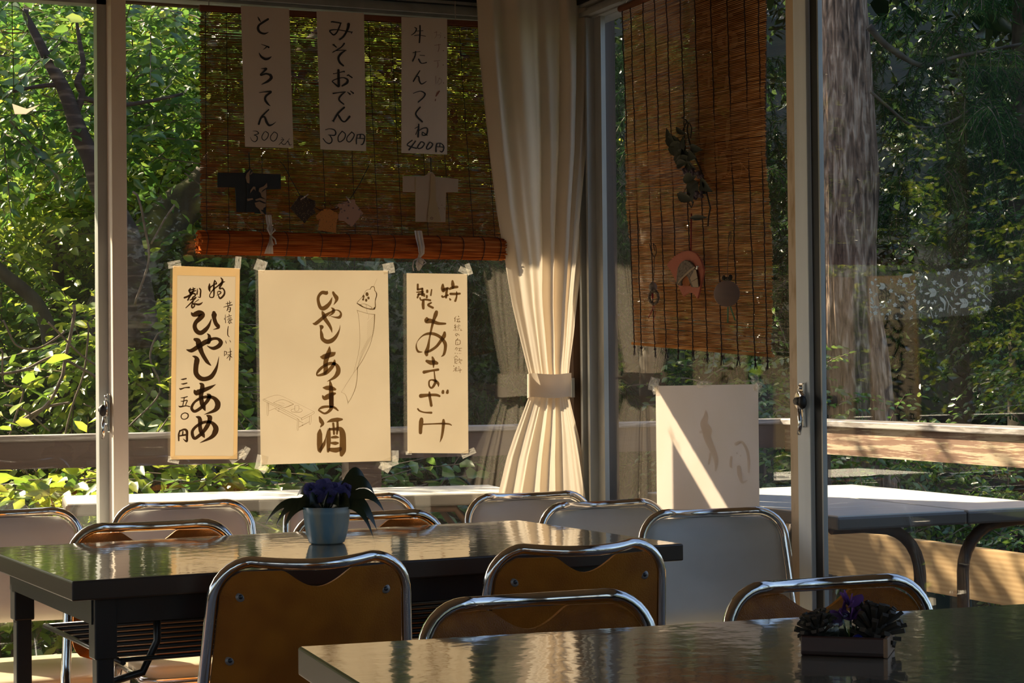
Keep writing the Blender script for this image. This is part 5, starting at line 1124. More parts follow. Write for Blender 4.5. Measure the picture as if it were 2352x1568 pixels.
plate(k2, 'robe', 'X', [(150, 268), (440, 268), (500, 235), (530, 212), (555, 212), (600, 275), (915, 310), (910, 490), (745, 495), (737, 905), (325, 900), (325, 492), (150, 488)], ('y', YO), .004, M['white_cloth'])
plate(k2, 'lapel', 'X', [(538, 230), (560, 225), (600, 290), (610, 600), (680, 885), (640, 900), (490, 905), (495, 780), (525, 560)], ('y', YO - .004), .002, M['cream_lapel'])
plate(k2, 'side_seam', 'X', [(320, 285), (332, 285), (332, 492), (320, 492)], ('y', YO - .004), .001, M['cream_lapel'])
mb = MB()
def dots(fr, pts, Y, r):
    for x, y in pts:
        c = onY(Y, *fpx(fr, x, y)); mb.lathe([(0, 0), (r, 0), (r, .0006), (0, .0006)], c, 8, ax=(0, -1, 0))
for k in range(5): a = 2 * pi * k / 5 - pi / 2; dots('X', [(553 + 15 * cos(a), 850 + 15 * sin(a))], YO - .0062, .0012)
dots('X', [(692, 670), (727, 705), (730, 722), (655, 720), (648, 705), (612, 787)], YO - .0045, .0010); dots('X', [(500, 812), (612, 787)], YO - .0062, .0008)
mb.build('blossoms', M['red_mark'], k2, world=True)
MB().tube([onY(YO - .002, *fpx('X', 543, 215)), onY(YO - .004, *fpx('X', 540, 10))], .0016, 5).build('hanging_cord', M['cord_black'], k2, world=True)
def dotted(name, c, d, sc):
    m, N, L, B = new_mat(name); B.inputs['Roughness'].default_value = .85
    tc = N.new('ShaderNodeTexCoord'); v = N.new('ShaderNodeTexVoronoi'); v.inputs['Scale'].default_value = sc; L.new(tc.outputs['Object'], v.inputs[0])
    r = N.new('ShaderNodeValToRGB'); r.color_ramp.elements[0].position = .17; r.color_ramp.elements[0].color = (*d, 1); r.color_ramp.elements[1].position = .24; r.color_ramp.elements[1].color = (*c, 1)
    L.new(v.outputs[0], r.inputs[0]); L.new(r.outputs[0], B.inputs['Base Color']); return m
M['dot_dark'] = dotted('dark_dotted_cloth', (.028, .016, .010), (.25, .15, .06), 220); M['dot_orange'] = dotted('orange_dotted_cloth', (.34, .13, .025), (.06, .04, .02), 200); M['dot_pink'] = dotted('pink_printed_cloth', (.30, .17, .12), (.09, .06, .06), 70)
M['peg'] = mat('pale_wooden_peg', (.30, .22, .18), .6)
gg = 'tiny pegged clothes on the cord'
for nm, lb, P, mm, tie_c in (
    ('toy_garment', 'tiny dark dotted garment pegged at a slant on the left of the cord', [(1150, 770), (1235, 660), (1300, 575), (1380, 600), (1450, 640), (1520, 665), (1525, 730), (1500, 780), (1532, 850), (1440, 900), (1365, 995), (1250, 880)], 'dot_dark', (1480, 680)),
    ('toy_garment', 'tiny orange dotted shirt lowest in the middle of the cord', [(1535, 890), (1600, 820), (1680, 790), (1750, 790), (1860, 860), (1865, 930), (1845, 935), (1832, 1145), (1565, 1100), (1590, 940), (1560, 945)], 'dot_orange', (1705, 800)),
    ('toy_garment', 'tiny pale pink printed garment pegged on the right of the cord', [(1860, 720), (1930, 690), (2040, 655), (2080, 640), (2120, 650), (2120, 700), (2242, 850), (2070, 1050), (1950, 960), (1880, 955), (1865, 900), (1900, 800)], 'dot_pink', (1925, 720))):
    g_ = thing(nm, lb, 'ornament', tuple(onY(YO, *fpx('V', *P[0]))), group=gg)
    plate(g_, 'cloth', 'V', P, ('y', YO), .006, M[mm])
    c = onY(YO - .009, *fpx('V', *tie_c)); MB().ball(c + Vector((-.005, 0, .001)), (.006, .003, .0035), 8, 6).ball(c + Vector((.005, 0, .001)), (.006, .003, .0035), 8, 6).ball(c, .0025, 8, 6).build('bow', M[mm], g_, world=True)
cd = thing('clothes_string', 'thin dark cord strung in a shallow V carrying the tiny clothes', 'cord', tuple(onY(YO, 700, 400)))
MB().tube([onY(YO, *fpx('V', *q)) for q in ((1000, 70), (1060, 130), (1180, 360), (1290, 560), (1420, 700), (1600, 800), (1850, 780), (2060, 620), (2200, 400), (2335, 130))], .0012, 5).build('cord', M['cord_black'], cd, world=True)
for lb, a, b in (('pale wooden peg clipping the dark dotted garment', (1310, 640), (1425, 560)), ('pale wooden peg clipping the pink printed garment', (2060, 690), (1990, 590))):
    p = thing('clothes_peg', lb, 'peg', tuple(onY(YO - .008, *fpx('V', *a))), group='tiny wooden pegs')
    A, B_ = onY(YO - .010, *fpx('V', *a)), onY(YO - .010, *fpx('V', *b)); MB().tube([A, (A + B_) / 2 + Vector((0, -.001, 0)), B_], [.0018, .0024, .0018], 6).build('arms', M['peg'], p, world=True)
    MB().ball((A + B_) / 2 + Vector((0, -.002, 0)), .0022, 8, 5).build('spring', M['chrome'], p, world=True)

# ------------------------------------------------------------------ ornaments on the side blind
XO = 2.448
M['vine'] = mat('dark_green_vine', (.009, .012, .005), .6, c2=(.016, .02, .007), scale=(30, 30, 30)); M['vine_stem'] = mat('dark_vine_stem', (.03, .022, .015), .7)
M['purple_bud'] = mat('dusky_purple_bud', (.05, .03, .05), .6)
iv = thing('artificial_vine', 'dark leafy artificial vine hanging down the middle of the side blind', 'plant', tuple(onX(XO, 1585, 370)))
rng = random.Random(4)
st = MB()
for P, r0 in (([(400, 60), (455, 95), (485, 140), (470, 230), (500, 380), (560, 560), (640, 740), (690, 880), (740, 1100), (795, 1310), (770, 1430), (760, 1568)], .0022), ([(470, 110), (420, 220), (400, 300)], .0016), ([(500, 130), (535, 200), (520, 350)], .0018), ([(490, 1230), (530, 1310), (560, 1230)], .0014), ([(500, 950), (450, 1050), (420, 1110), (480, 1200)], .001)):
    st.tube([onX(XO - .003, *fpx('S', *q)) for q in P], r0, 6)
st.build('stem', M['vine_stem'], iv, world=True)
def leaf3(mb, X, fr, tip, base, width, bend, off):
    A, B_ = onX(X, *fpx(fr, *base)), onX(X, *fpx(fr, *tip)); d = B_ - A; s = Vector((0, -d.z, d.y)).normalized(); n = Vector((-1, 0, 0)); W_ = width
    prof = [(0, .08), (.12, .62), (.3, .95), (.5, 1), (.72, .7), (.88, .32), (1, .02)]; vs = []
    for t, w in prof:
        c = A + d * t + n * (off + bend * sin(t * 3)); vs += [c + s * w * W_ + n * .006 * w, c + n * -.001, c - s * w * W_ + n * .006 * w]
    mb.add(vs, [(i*3+k, i*3+k+1, (i+1)*3+k+1, (i+1)*3+k) for i in range(len(prof) - 1) for k in (0, 1)], True)
lf = MB()
for tip, base, w in (((205, 205), (330, 440), .019), ((180, 380), (400, 400), .022), ((235, 500), (480, 480), .026), ((300, 640), (520, 560), .024), ((330, 190), (470, 290), .010), ((330, 680), (560, 640), .02), ((660, 620), (540, 560), .018), ((740, 510), (560, 480), .016),
                     ((370, 740), (500, 680), .016), ((580, 820), (480, 690), .02), ((640, 780), (520, 700), .016), ((850, 1085), (680, 920), .020), ((760, 1130), (690, 960), .014), ((500, 1180), (640, 960), .034), ((640, 1180), (620, 960), .032), ((385, 1120), (590, 1200), .018), ((600, 1260), (640, 1100), .014), ((480, 300), (500, 520), .018), ((460, 930), (640, 880), .018), ((525, 1450), (765, 1440), .009), ((430, 560), (460, 380), .03), ((400, 640), (420, 470), .03)):
    leaf3(lf, XO, 'S', tip, base, w * .8, .004, rng.uniform(.002, .012))
lf.build('leaves', M['vine'], iv, world=True)
bd = MB()
for c in ((430, 810), (520, 820), (600, 1160), (640, 1120), (640, 850)): 
    for k in range(7): bd.ball(onX(XO - .012, *fpx('S', c[0] + rng.uniform(-45, 45), c[1] + rng.uniform(-35, 35))), .0055, 7, 5)
bd.build('buds', M['purple_bud'], iv, world=True)

M['terracotta'] = mat('salmon_leather', (.42, .12, .065), .7, c2=(.38, .10, .055), scale=(14, 14, 14), bump=.2, bscale=(200, 200, 200))
M['stone_cloth'] = mat('speckled_grey_brown_cloth', (.07, .055, .04), .8, c2=(.22, .17, .13), scale=(160, 160, 160)); M['lapel_orange'] = mat('orange_lining', (.36, .11, .015), .8, c2=(.26, .07, .01), scale=(50, 50, 50)); M['red_cord'] = mat('red_cord', (.22, .008, .01), .7)
M['beige_cloth'] = mat('beige_band_cloth', (.36, .27, .18), .8)
sl = thing('toy_pouch', 'salmon arched ornament with a speckled horseshoe-shaped figure on a red cord', 'ornament', tuple(onX(XO, 1580, 630)))
def smooth_poly(P, it=2):
    for _ in range(it):
        Q = []
        for i in range(len(P)):
            a, b = P[i], P[(i + 1) % len(P)]; Q += [(a[0]*.75 + b[0]*.25, a[1]*.75 + b[1]*.25), (a[0]*.25 + b[0]*.75, a[1]*.25 + b[1]*.75)]
        P = Q
    return P
P = [(430, 385), (470, 320), (540, 245), (610, 190), (700, 145), (770, 125), (830, 120), (900, 135), (960, 170), (1010, 230), (1050, 300), (1085, 400), (1090, 440), (1105, 470), (1085, 590), (1060, 700), (1025, 850), (990, 990), (965, 960), (930, 920), (900, 890), (860, 878), (820, 885), (780, 910), (735, 955), (690, 870), (640, 760), (580, 640), (520, 520), (470, 440)]
bevel(plate(sl, 'body', 'T', P, ('x', XO), .006, M['terracotta']), .002, 3)
P = [(610, 700), (620, 560), (635, 440), (665, 370), (710, 320), (760, 290), (830, 305), (890, 350), (930, 410), (955, 480), (985, 620), (1000, 770), (975, 785), (880, 778), (850, 700), (825, 620), (790, 568), (750, 562), (720, 600), (700, 690), (690, 755), (640, 745), (612, 725)]
bevel(plate(sl, 'figure', 'T', P, ('x', XO - .006), .007, M['stone_cloth']), .0025, 3)
plate(sl, 'band', 'T', [(610, 690), (640, 640), (720, 560), (800, 480), (900, 405), (920, 425), (820, 510), (730, 590), (650, 670), (615, 715)], ('x', XO - .0132), .0008, M['beige_cloth'])
plate(sl, 'lapel', 'T', [(912, 455), (935, 470), (960, 610), (850, 680), (825, 620)], ('x', XO - .0132), .0008, M['beige_cloth'])
plate(sl, 'lower_lapel', 'T', [(848, 690), (962, 622), (978, 778), (885, 775)], ('x', XO - .0132), .0008, M['beige_cloth'])
plate(sl, 'lining', 'T', smooth_poly([(735, 560), (800, 560), (860, 755), (695, 755)], 1), ('x', XO - .006), .004, M['lapel_orange'])
MB().ball(onX(XO - .016, *fpx('T', 958, 410)), .004, 10, 8).ball(onX(XO - .014, *fpx('T', 952, 438)), .004, 10, 8).build('bell', M['chrome'], sl, world=True)
MB().tube([onX(XO - .004, *fpx('T', 838, 125)), onX(XO - .002, 1588, 490)], .0022, 6).build('hanging_cord', M['red_cord'], sl, world=True)
M['disc'] = mat('brown_grey_disc', (.26, .17, .13), .6, c2=(.21, .135, .10), scale=(9, 9, 25)); M['green_ribbon'] = mat('green_ribbon', (.008, .09, .03), .7); M['black_fur'] = mat('black_bow_cloth', (.012, .012, .012), .9); M['twine'] = mat('grey_twine', (.16, .11, .07), .8)
ds = thing('round_ornament', 'round brown-grey disc ornament with a black bow above and two green ribbon tails', 'ornament', tuple(onX(XO, 1669, 674)))
c = onX(XO - .030, *fpx('T', 1485, 895)); MB().lathe([(0, -.002), (.0332, -.002), (.0345, 0), (.0332, .002), (0, .002)], c, 48, ax=(-.62, -.78, 0)).build('disc', M['disc'], ds, world=True)
MB().ball(onX(XO - .002, *fpx('T', 1432, 612)), (.004, .0085, .0065), 12, 8).ball(onX(XO - .002, *fpx('T', 1550, 605)), (.004, .0085, .0085), 12, 8).ball(onX(XO - .002, *fpx('T', 1492, 620)), (.004, .004, .005), 10, 6).build('bow', M['black_fur'], ds, world=True)
for a, b in (((1503, 1130), (1500, 1420)), ((1545, 1125), (1635, 1382))):
    A, B_ = onX(XO - .004, *fpx('T', *a)), onX(XO - .004, *fpx('T', *b)); s = Vector((0, .0034, 0)); MB().prism([A - s, A + s, B_ + s, B_ - s], (.0008, 0, 0)).build('ribbon_tail', M['green_ribbon'], ds, world=True)
MB().tube([onX(XO - .009, *fpx('T', 1497, 660)), onX(XO - .006, *fpx('T', 1500, 400)), onX(XO - .004, 1673, 565), onX(XO - .003, 1674, 548), onX(XO - .003, 1678, 531)], .0011, 5).build('hanging_cord', M['twine'], ds, world=True)
MB().tube([onX(XO - .003, *q) for q in ((1675, 531), (1673, 550), (1674, 565), (1679, 550), (1679, 531))], .0008, 5).build('wire_hook', M['cord_black'], ds, world=True)
M['owl_body'] = mat('speckled_owl_cloth', (.30, .23, .18), .6, c2=(.12, .11, .10), scale=(60, 60, 60)); M['braid'] = mat('grey_braid', (.28, .22, .16), .8, c2=(.06, .045, .035), scale=(190, 190, 190), lo=.4, hi=.6)
ow = thing('hanging_charm', 'small speckled round charm with red tassels at lower left of the side blind', 'ornament', tuple(onX(XO, 1500, 660)))
MB().ball(onX(XO - .012, *fpx('T', 155, 785)), (.012, .0125, .0155), 18, 12).build('head', M['owl_body'], ow, world=True)
c = onX(XO - .016, *fpx('T', 170, 960)); MB().tube([c + Vector((.0100 * sin(a), -.0078 * sin(a), .0185 * cos(a))) for a in np.linspace(0, 2 * pi, 30)[:-1]], .0042, 8, closed=True).build('braided_ring', M['braid'], ow, world=True)
MB().ball(c + Vector((-.004, 0, .003)), (.003, .004, .009), 8, 6).tube([c + Vector((0, .002, -.014)), onX(XO - .008, *fpx('T', 155, 1160)), onX(XO - .008, *fpx('T', 75, 1335))], .0014, 5).tube([c + Vector((0, .0, -.014)), onX(XO - .008, *fpx('T', 195, 1250)), onX(XO - .008, *fpx('T', 155, 1415))], .0009, 5).build('tassel', M['red_cord'], ow, world=True)
MB().tube([onX(XO - .008, *fpx('T', 165, 660)), onX(XO - .006, *fpx('T', 175, 540)), onX(XO - .004, 1503, 592)], .0009, 5).tube([onX(XO - .004, *q) for q in ((1492, 560), (1495, 575), (1503, 592), (1508, 580), (1506, 565), (1500, 558), (1504, 576))], .0012, 6).build('wire_hook', M['cord_black'], ow, world=True)

# ------------------------------------------------------------------ patterned film on the near pane
XS = XW - .0200
fm = thing('window_film', 'clear strip of film with pale leaf, blossom and bird pattern stuck on the right pane', 'sticker', tuple(onX(XS, 2137, 675)))
P = [(1996, 638), (2277, 611), (2278, 690), (2274, 710), (2262, 718), (2240, 722), (2110, 732), (1997, 738)]
MB().prism([onX(XS, *q) for q in P], (.0004, 0, 0)).build('film', M['film'], fm, world=True)
M['film_print'] = sheet('pale_frosted_print', (.80, .88, .88), .4)
pr = MB(); ZP = [0]
def P3(x, y): ZP[0] += 1; v = onX(XS - .0006, *fpx('U', x, y)); return v
def pleaf(x, y, a, L, w=.42):
    a = radians(a); pts = []
    for t, h in ((0, 0), (.2, .6), (.5, 1), (.8, .6), (1, 0), (.8, -.6), (.5, -1), (.2, -.6)): pts.append(P3(x + cos(a) * L * t - sin(a) * h * L * w * .5, y + sin(a) * L * t + cos(a) * h * L * w * .5))
    pr.add(pts, [tuple(range(8))])
def sprig(x, y, a, s, n=5):
    """stem starts at (x,y) and points along a (deg)"""
    ar = radians(a); L = s; pts = [(x + cos(ar) * L * t, y + sin(ar) * L * t, 7) for t in (0, .5, 1)]
    ribbon(pr, [(*fpx('U', p[0], p[1]), .9) for p in pts], ('x', XS), .0006)
    for k in range(n - 1):
        t = .3 + .6 * (k // 2) / max(1, (n - 1) // 2); sd = 1 if k % 2 else -1
        pleaf(x + cos(ar) * L * t, y + sin(ar) * L * t, a + sd * 50, s * .62)
    pleaf(x + cos(ar) * L, y + sin(ar) * L, a, s * .6)
def flower(x, y, r):
    for k in range(5): pleaf(x, y, 72 * k - 90, r, .75)
def curl(pts): ribbon(pr, [(*fpx('U', x, y), w / 7.84) for x, y, w in pts], ('x', XS), .0006)
for a in ((375, 465, 190, 130, 7), (440, 300, 75, 60, 4), (590, 300, 80, 90, 5), (560, 440, -80, 60, 3), (990, 580, -100, 60, 5), (980, 480, -95, 90, 5), (1170, 360, 20, 90, 5), (1310, 540, 170, 170, 7), (1300, 470, -150, 20, 3), (1540, 160, 165, 120, 6), (1930, 240, 195, 110, 5), (1410, 475, 30, 80, 5), (1950, 310, 85, 160, 4), (2195, 235, -110, 110, 5), (2240, 330, 195, 50, 4), (1890, 740, 175, 190, 7), (2240, 860, 195, 120, 5), (1545, 820, 60, 90, 4),
          (700, 715, 215, 110, 7), (860, 560, 110, 90, 4), (460, 685, 150, 70, 4), (350, 835, 215, 90, 4), (200, 570, 140, 60, 4), (760, 780, 60, 90, 5), (620, 830, 65, 90, 5), (460, 895, 150, 80, 4), (1275, 712, 160, 80, 4), (130, 880, -95, 120, 4), (1930, 880, 130, 60, 4), (560, 1050, -110, 60, 3), (790, 1050, -60, 60, 3), (1740, 980, -90, 20, 3), (340, 1050, -70, 30, 3), (1260, 1010, -100, 60, 3), (2030, 950, -100, 70, 3), (70, 1050, -60, 50, 2)): sprig(*a)
for a in ((165, 328, 24), (675, 430, 46), (868, 360, 32), (440, 530, 44), (760, 660, 36), (1050, 710, 36), (515, 785, 46), (192, 828, 26), (160, 930, 44), (1300, 215, 36), (1338, 435, 32), (1340, 870, 46), (2088, 440, 36), (1940, 625, 46), (1963, 758, 38), (1128, 975, 30)): flower(*a)
for a in ((85, 350, 65, 90, .6), (55, 480, 70, 60, .6), (50, 560, 0, 60, .9), (85, 640, 80, 90), (255, 940, 20, 60, .9), (905, 690, 70, 110, .55), (1105, 770, -65, 80, .6), (1525, 630, 70, 80, .5), (1740, 480, 110, 100, .5), (2080, 710, -10, 70, .8), (1835, 590, 55, 90, .9), (2010, 180, 75, 110, .6), (1690, 130, 110, 60, .5), (510, 560, 60, 70, .5), (900, 220, 110, 50), (930, 220, 70, 50), (60, 890, 50, 60, .4)): pleaf(*a)
curl([(1575, 350, 12), (1560, 310, 12), (1530, 330, 12), (1545, 400, 14), (1620, 470, 16), (1720, 440, 16), (1810, 380, 14)]); curl([(1640, 480, 12), (1600, 530, 14), (1600, 600, 12), (1640, 600, 12), (1635, 565, 8)]); pleaf(1720, 440, -140, 110, .6); pleaf(1725, 435, -100, 130, .4)
curl([(740, 490, 8), (715, 480, 9), (720, 530, 10), (780, 560, 12), (850, 530, 13), (900, 455, 14)]); curl([(2250, 720, 14), (2160, 640, 13), (2120, 570, 12), (2130, 480, 11), (2180, 440, 11), (2220, 470, 11), (2215, 530, 8)]); curl([(2120, 600, 10), (2060, 555, 11), (2020, 590, 11), (2040, 640, 10), (2055, 620, 8)]); curl([(1200, 890, 9), (1180, 850, 9), (1165, 900, 10), (1200, 1025, 10)])
curl([(1330, 640, 20), (1370, 690, 60), (1410, 740, 50), (1415, 800, 16), (1408, 870, 22)]); curl([(1415, 625, 16), (1460, 700, 12), (1485, 760, 12), (1470, 870, 8), (1475, 930, 6)]); curl([(1485, 760, 10), (1540, 830, 10), (1545, 960, 7)])
curl([(660, 300, 16), (690, 260, 60), (750, 255, 66), (820, 230, 24)]); curl([(770, 290, 10), (810, 400, 8)])
for c in ((1010, 270), (980, 900)):
    for k in range(5):
        a = radians(72 * k + 20); x, y = c; L = 110
        curl([(x, y, 3), (x + cos(a - .35) * L * .6, y + sin(a - .35) * L * .6, 3), (x + cos(a) * L, y + sin(a) * L, 3), (x + cos(a + .35) * L * .6, y + sin(a + .35) * L * .6, 3), (x, y, 3)])
pr.build('print', M['film_print'], fm, world=True)

# ------------------------------------------------------------------ wind chime outside, upper left
M['chime_red'] = mat('red_brush_rim', (.25, .03, .02), .4)
YH = 5.95
wc_ = thing('wind_chime', 'round clear glass wind chime hanging outside at the top left corner', 'wind chime', tuple(onY(YH, 30, 50)))
c = onY(YH, 28, 48); R = .047
prof = [(R * sin(t), R * cos(t)) for t in np.linspace(.06, 2.35, 18)]
MB().lathe(prof + [(r_ * .97, z) for r_, z in reversed(prof)], c, 32).build('bowl', M['thin_glass'], wc_, world=True)
MB().tube([c + Vector((R * .72 * cos(a), R * .72 * sin(a), -R * .70)) for a in np.linspace(0, 2 * pi, 30)[:-1]], .0012, 5, closed=True).tube([c + Vector((R * 1.01 * sin(t), 0, R * 1.01 * cos(t))) for t in np.linspace(.2, 1.3, 8)], .001, 5).build('painted_rim', M['chime_red'], wc_, world=True)
e = onY(YH, 32, 235)
MB().tube([(c.x, YH, 2.42), (c.x, YH, c.z), (c.x + .002, YH, c.z - .1), e], .0012, 5).build('cord', M['thread'], wc_, world=True)
MB().prism([onY(YH, *q) for q in ((28, 238), (62, 250), (92, 240), (60, 262), (34, 262))], (0, .0008, 0)).build('paper_tail', M['paper_plain'], wc_, world=True)

# ------------------------------------------------------------------ potted plant on the middle table
M['pot'] = mat('blue_painted_pot', (.13, .24, .32), .35, c2=(.30, .31, .27), scale=(22, 22, 5), lo=.42, hi=.55); M['pot_leaf'] = mat('dark_lance_leaf', (.016, .028, .010), .35); M['blue_petal'] = sheet('blue_petal', (.07, .07, .22), .3, c2=(.12, .11, .28), scale=(60, 60, 60))
pc = onZ(.7305, 765, 1251); pc.y += .045
pp = thing('potted_plant', 'blue and white painted pot of artificial blue flowers on the middle table', 'plant', tuple(pc))
prof = [(0, 0), (.035, 0), (.041, .004), (.047, .022), (.051, .045), (.053, .066), (.055, .082), (.052, .083), (.050, .07), (0, .068)]
MB().lathe(prof, (0, 0, 0), 16, wob=.03).build('pot', M['pot'], pp)
lv = MB()
def blade(mb, az, L, w, rise, dropp, z0=.075, r0=.012):
    d = Vector((cos(az), sin(az), 0)); s = (Vector((-sin(az), cos(az), 0)) * .5 + Vector((0, 0, .86 if cos(az + YAW) > 0 else -.86))).normalized(); vs = []; n = 12
    for i in range(n + 1):
        t = i / n; c = d * (r0 + 1.45 * L * t * (1 - .25 * t)) + Vector((0, 0, z0 + rise * sin(t * 2.4) - dropp * t * t)); h = w * (sin(pi * min(1, t * 1.02 + .06)) ** .8)
        vs += [c + s * h + Vector((0, 0, .25 * h)), c, c - s * h + Vector((0, 0, .25 * h))]
    mb.add(vs, [(i*3+k, i*3+k+1, (i+1)*3+k+1, (i+1)*3+k) for i in range(n) for k in (0, 1)], True)
A0 = -YAW
for az, L, w, ri, dr in ((180, .125, .010, .035, .075), (188, .10, .013, .03, .07), (170, .095, .012, .025, .04), (200, .085, .014, .03, .08), (0, .115, .013, .05, .055), (-8, .10, .020, .035, .085), (12, .095, .016, .07, .03), (25, .085, .017, .085, .02), (-20, .10, .011, .03, .10), (-90, .05, .018, .03, .01), (-60, .05, .016, .03, .015), (-120, .05, .016, .03, .01), (90, .07, .016, .05, .01), (120, .07, .016, .05, .02), (60, .08, .016, .05, .01), (150, .07, .014, .045, .01), (-150, .06, .014, .03, .03), (-40, .06, .016, .03, .02)):
    blade(lv, radians(az) + A0, L, w, ri, dr)
lv.build('leaves', M['pot_leaf'], pp)
fl = MB(); cen = MB(); rgt = Vector((cos(A0), sin(A0), 0)); fwd = Vector((sin(YAW), cos(YAW), 0))
for (u_, h, s, dpt) in ((-.004, .125, .024, -.012), (.020, .122, .018, -.005), (.034, .110, .022, -.015), (-.036, .122, .017, 0), (.012, .108, .018, -.022), (-.020, .108, .018, -.018), (-.045, .098, .013, -.01), (.043, .122, .014, .01)):
    c = rgt * u_ + fwd * dpt + Vector((0, 0, h))
    for k in range(5):
        a = 2 * pi * k / 5 + u_ * 40; d = (rgt * cos(a) + Vector((0, 0, 1)) * sin(a)); sd = (rgt * -sin(a) + Vector((0, 0, 1)) * cos(a)); vs = []
        for i in range(7):
            t = i / 6; w_ = s * .62 * sin(pi * (t * .85 + .12)) ** .7; q = c + d * s * t * 1.0 - fwd * (.006 * sin(t * 3)); vs += [q + sd * w_ - fwd * .003, q, q - sd * w_ - fwd * .003]
        fl.add(vs, [(i*3+k2, i*3+k2+1, (i+1)*3+k2+1, (i+1)*3+k2) for i in range(6) for k2 in (0, 1)], True)
    cen.ball(c - fwd * .006, .003, 8, 6); cen.tube([c, Vector((0, 0, .07))], .0012, 5)
fl.build('flowers', M['blue_petal'], pp); cen.build('flower_centres', M['pot_leaf'], pp)

# ------------------------------------------------------------------ tray with pine cones on the near table
M['tray_wood'] = mat('dark_red_wood', (.05, .016, .010), .45, c2=(.035, .012, .008), scale=(5, 40, 40)); M['tray_end'] = mat('pale_end_grain', (.30, .17, .09), .6, c2=(.22, .12, .06), scale=(40, 40, 40)); M['cone'] = mat('dark_pine_cone', (.028, .022, .016), .7, c2=(.05, .035, .022), scale=(60, 60, 60)); M['purple'] = sheet('purple_petal', (.16, .07, .24), .35); M['blue_bead'] = mat('deep_blue_glass', (.01, .015, .14), .2)
a, b, d_ = onZ(.7305, 1850, 1507), onZ(.7305, 2049, 1507), onZ(.7305, 2098, 1484)
rz = atan2(b.y - a.y, b.x - a.x); TL_, TD = (b - a).length, .085; rz -= radians(14); u = Vector((cos(rz), sin(rz), 0)); v = Vector((-sin(rz), cos(rz), 0)); mid = a + u * TL_ / 2 + v * TD / 2 + Vector((0, .012, 0))
ty = thing('wooden_tray', 'small dark wooden tray with a pale end on the near table', 'tray', tuple(mid), rz)
h = .026
w = MB().box((0, 0, .004), (TL_, TD, .008)).box((0, -TD/2 + .004, h/2), (TL_, .008, h)).box((0, TD/2 - .004, h/2), (TL_, .008, h)).box((-TL_/2 + .004, 0, h/2), (.008, TD - .002, h))
bevel(w.build('box', M['tray_wood'], ty), .002)
bevel(MB().box((TL_/2 - .002, 0, h/2), (.006, TD + .002, h)).build('end_piece', M['tray_end'], ty), .0015)
def cone(label, loc, R, H, tilt, seed):
    rng = random.Random(seed); t = thing('pine_cone', label, 'pine cone', loc, group='pine cones on the tray'); mb = MB(); mb.ball((0, 0, H * .5), (R * .45, R * .45, H * .48), 12, 8)
    Mr = Matrix.Rotation(tilt, 3, 'Y')
    n = 60
    for k in range(n):
        f_ = k / n; z = H * (.06 + .88 * f_); az = k * 2.39996; rr_ = R * (sin(pi * (.18 + .74 * f_)) ** .8); el = radians(-5 + 85 * f_) + rng.uniform(-.15, .15)
        d = Vector((cos(az) * cos(el), sin(az) * cos(el), sin(el))); s = Vector((-sin(az), cos(az), 0)); up = d.cross(s) * -1
        b0 = Vector((cos(az) * R * .25, sin(az) * R * .25, z * .9)); L = rr_ * rng.uniform(.95, 1.2); w0, w1 = R * .06, R * .15; tck = R * .045
        tip = b0 + d * L; mb.add([b0 - s * w0 - up * tck, b0 + s * w0 - up * tck, b0 + s * w0 + up * tck, b0 - s * w0 + up * tck, tip - s * w1 - up * tck * 1.6, tip + s * w1 - up * tck * 1.6, tip + s * w1 * .8 + up * tck * 2.5, tip - s * w1 * .8 + up * tck * 2.5], [(0, 1, 5, 4), (1, 2, 6, 5), (2, 3, 7, 6), (3, 0, 4, 7), (4, 5, 6, 7)])
    mb.v = [tuple(Mr @ Vector(p)) for p in mb.v]
    mb.build('scales', M['cone'], t); return t
def onT(x, y, dz): # point above the tray measured in the tray frame
    return tuple(mid + u * x + v * y + Vector((0, 0, dz)))
cone('small pine cone at the left end of the wooden tray', onT(-TL_/2 + .022, -.005, .010), .025, .040, -.25, 1)
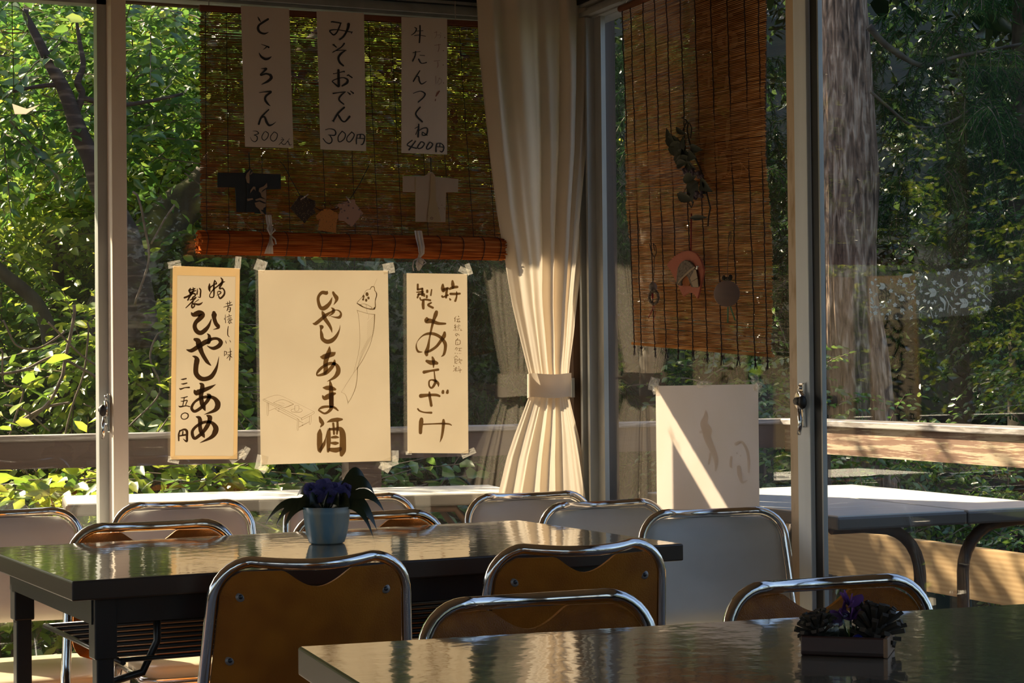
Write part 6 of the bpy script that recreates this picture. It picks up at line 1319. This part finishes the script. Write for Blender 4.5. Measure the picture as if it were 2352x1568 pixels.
cone('larger pine cone at the right end of the wooden tray, by the pale end', onT(TL_/2 - .026, .008, .010), .031, .050, .3, 2)
gl = thing('glass_cup', 'small clear glass cup in the middle of the wooden tray', 'glass', onT(-.018, .0, .0085), group=None)
gp = [(0, 0), (.020, 0), (.023, .004), (.024, .03), (.021, .045), (.0195, .045), (.0225, .03), (.0215, .005), (0, .004)]
MB().lathe(gp, (0, 0, 0), 28).build('bowl', M['thin_glass'], gl)
MB().tube([(.0205 * cos(q), .0205 * sin(q), .0455) for q in np.linspace(0, 2 * pi, 30)[:-1]], .0012, 6, closed=True).build('rim', M['thin_glass'], gl)
fw = thing('artificial_flower', 'purple artificial flowers rising from the glass on the wooden tray', 'flower', onT(.004, .004, .01))
mb = MB(); rng = random.Random(12)
for (cx_, cy_, cz_, s) in ((.0, 0, .062, .020), (.014, .0, .055, .018), (-.014, .0, .050, .018), (.022, .0, .040, .016), (-.004, -.008, .045, .018), (.030, .005, .045, .012), (-.024, .0, .036, .014)):
    for k in range(6):
        az = rng.uniform(0, 2 * pi); el = rng.uniform(.2, 1.3); d = Vector((cos(az) * cos(el), sin(az) * cos(el), sin(el))); sd = d.orthogonal().normalized(); c = Vector((cx_, cy_, cz_ - .01)); vs = []
        for i in range(6):
            t = i / 5; w_ = s * .35 * sin(pi * (t * .8 + .12)); q = c + d * s * t * 1.2; vs += [q + sd * w_, q + d.cross(sd) * .002, q - sd * w_]
        mb.add(vs, [(i*3+k2, i*3+k2+1, (i+1)*3+k2+1, (i+1)*3+k2) for i in range(5) for k2 in (0, 1)], True)
mb.build('petals', M['purple'], fw)
mb = MB()
for q in ((.0, 0, .055), (.014, 0, .045), (-.014, 0, .04), (.02, 0, .035)): mb.tube([(0, 0, .0), (q[0] * .6, q[1], q[2] * .5), q], .0015, 5)
mb.build('stems', M['pot_leaf'], fw)
bb_ = thing('glass_bead', 'deep blue glass piece between the cup and the larger pine cone', 'bead', onT(.016, -.022, .018)); MB().ball((0, 0, 0), (.010, .007, .010), 14, 10).build('bead', M['blue_bead'], bb_)
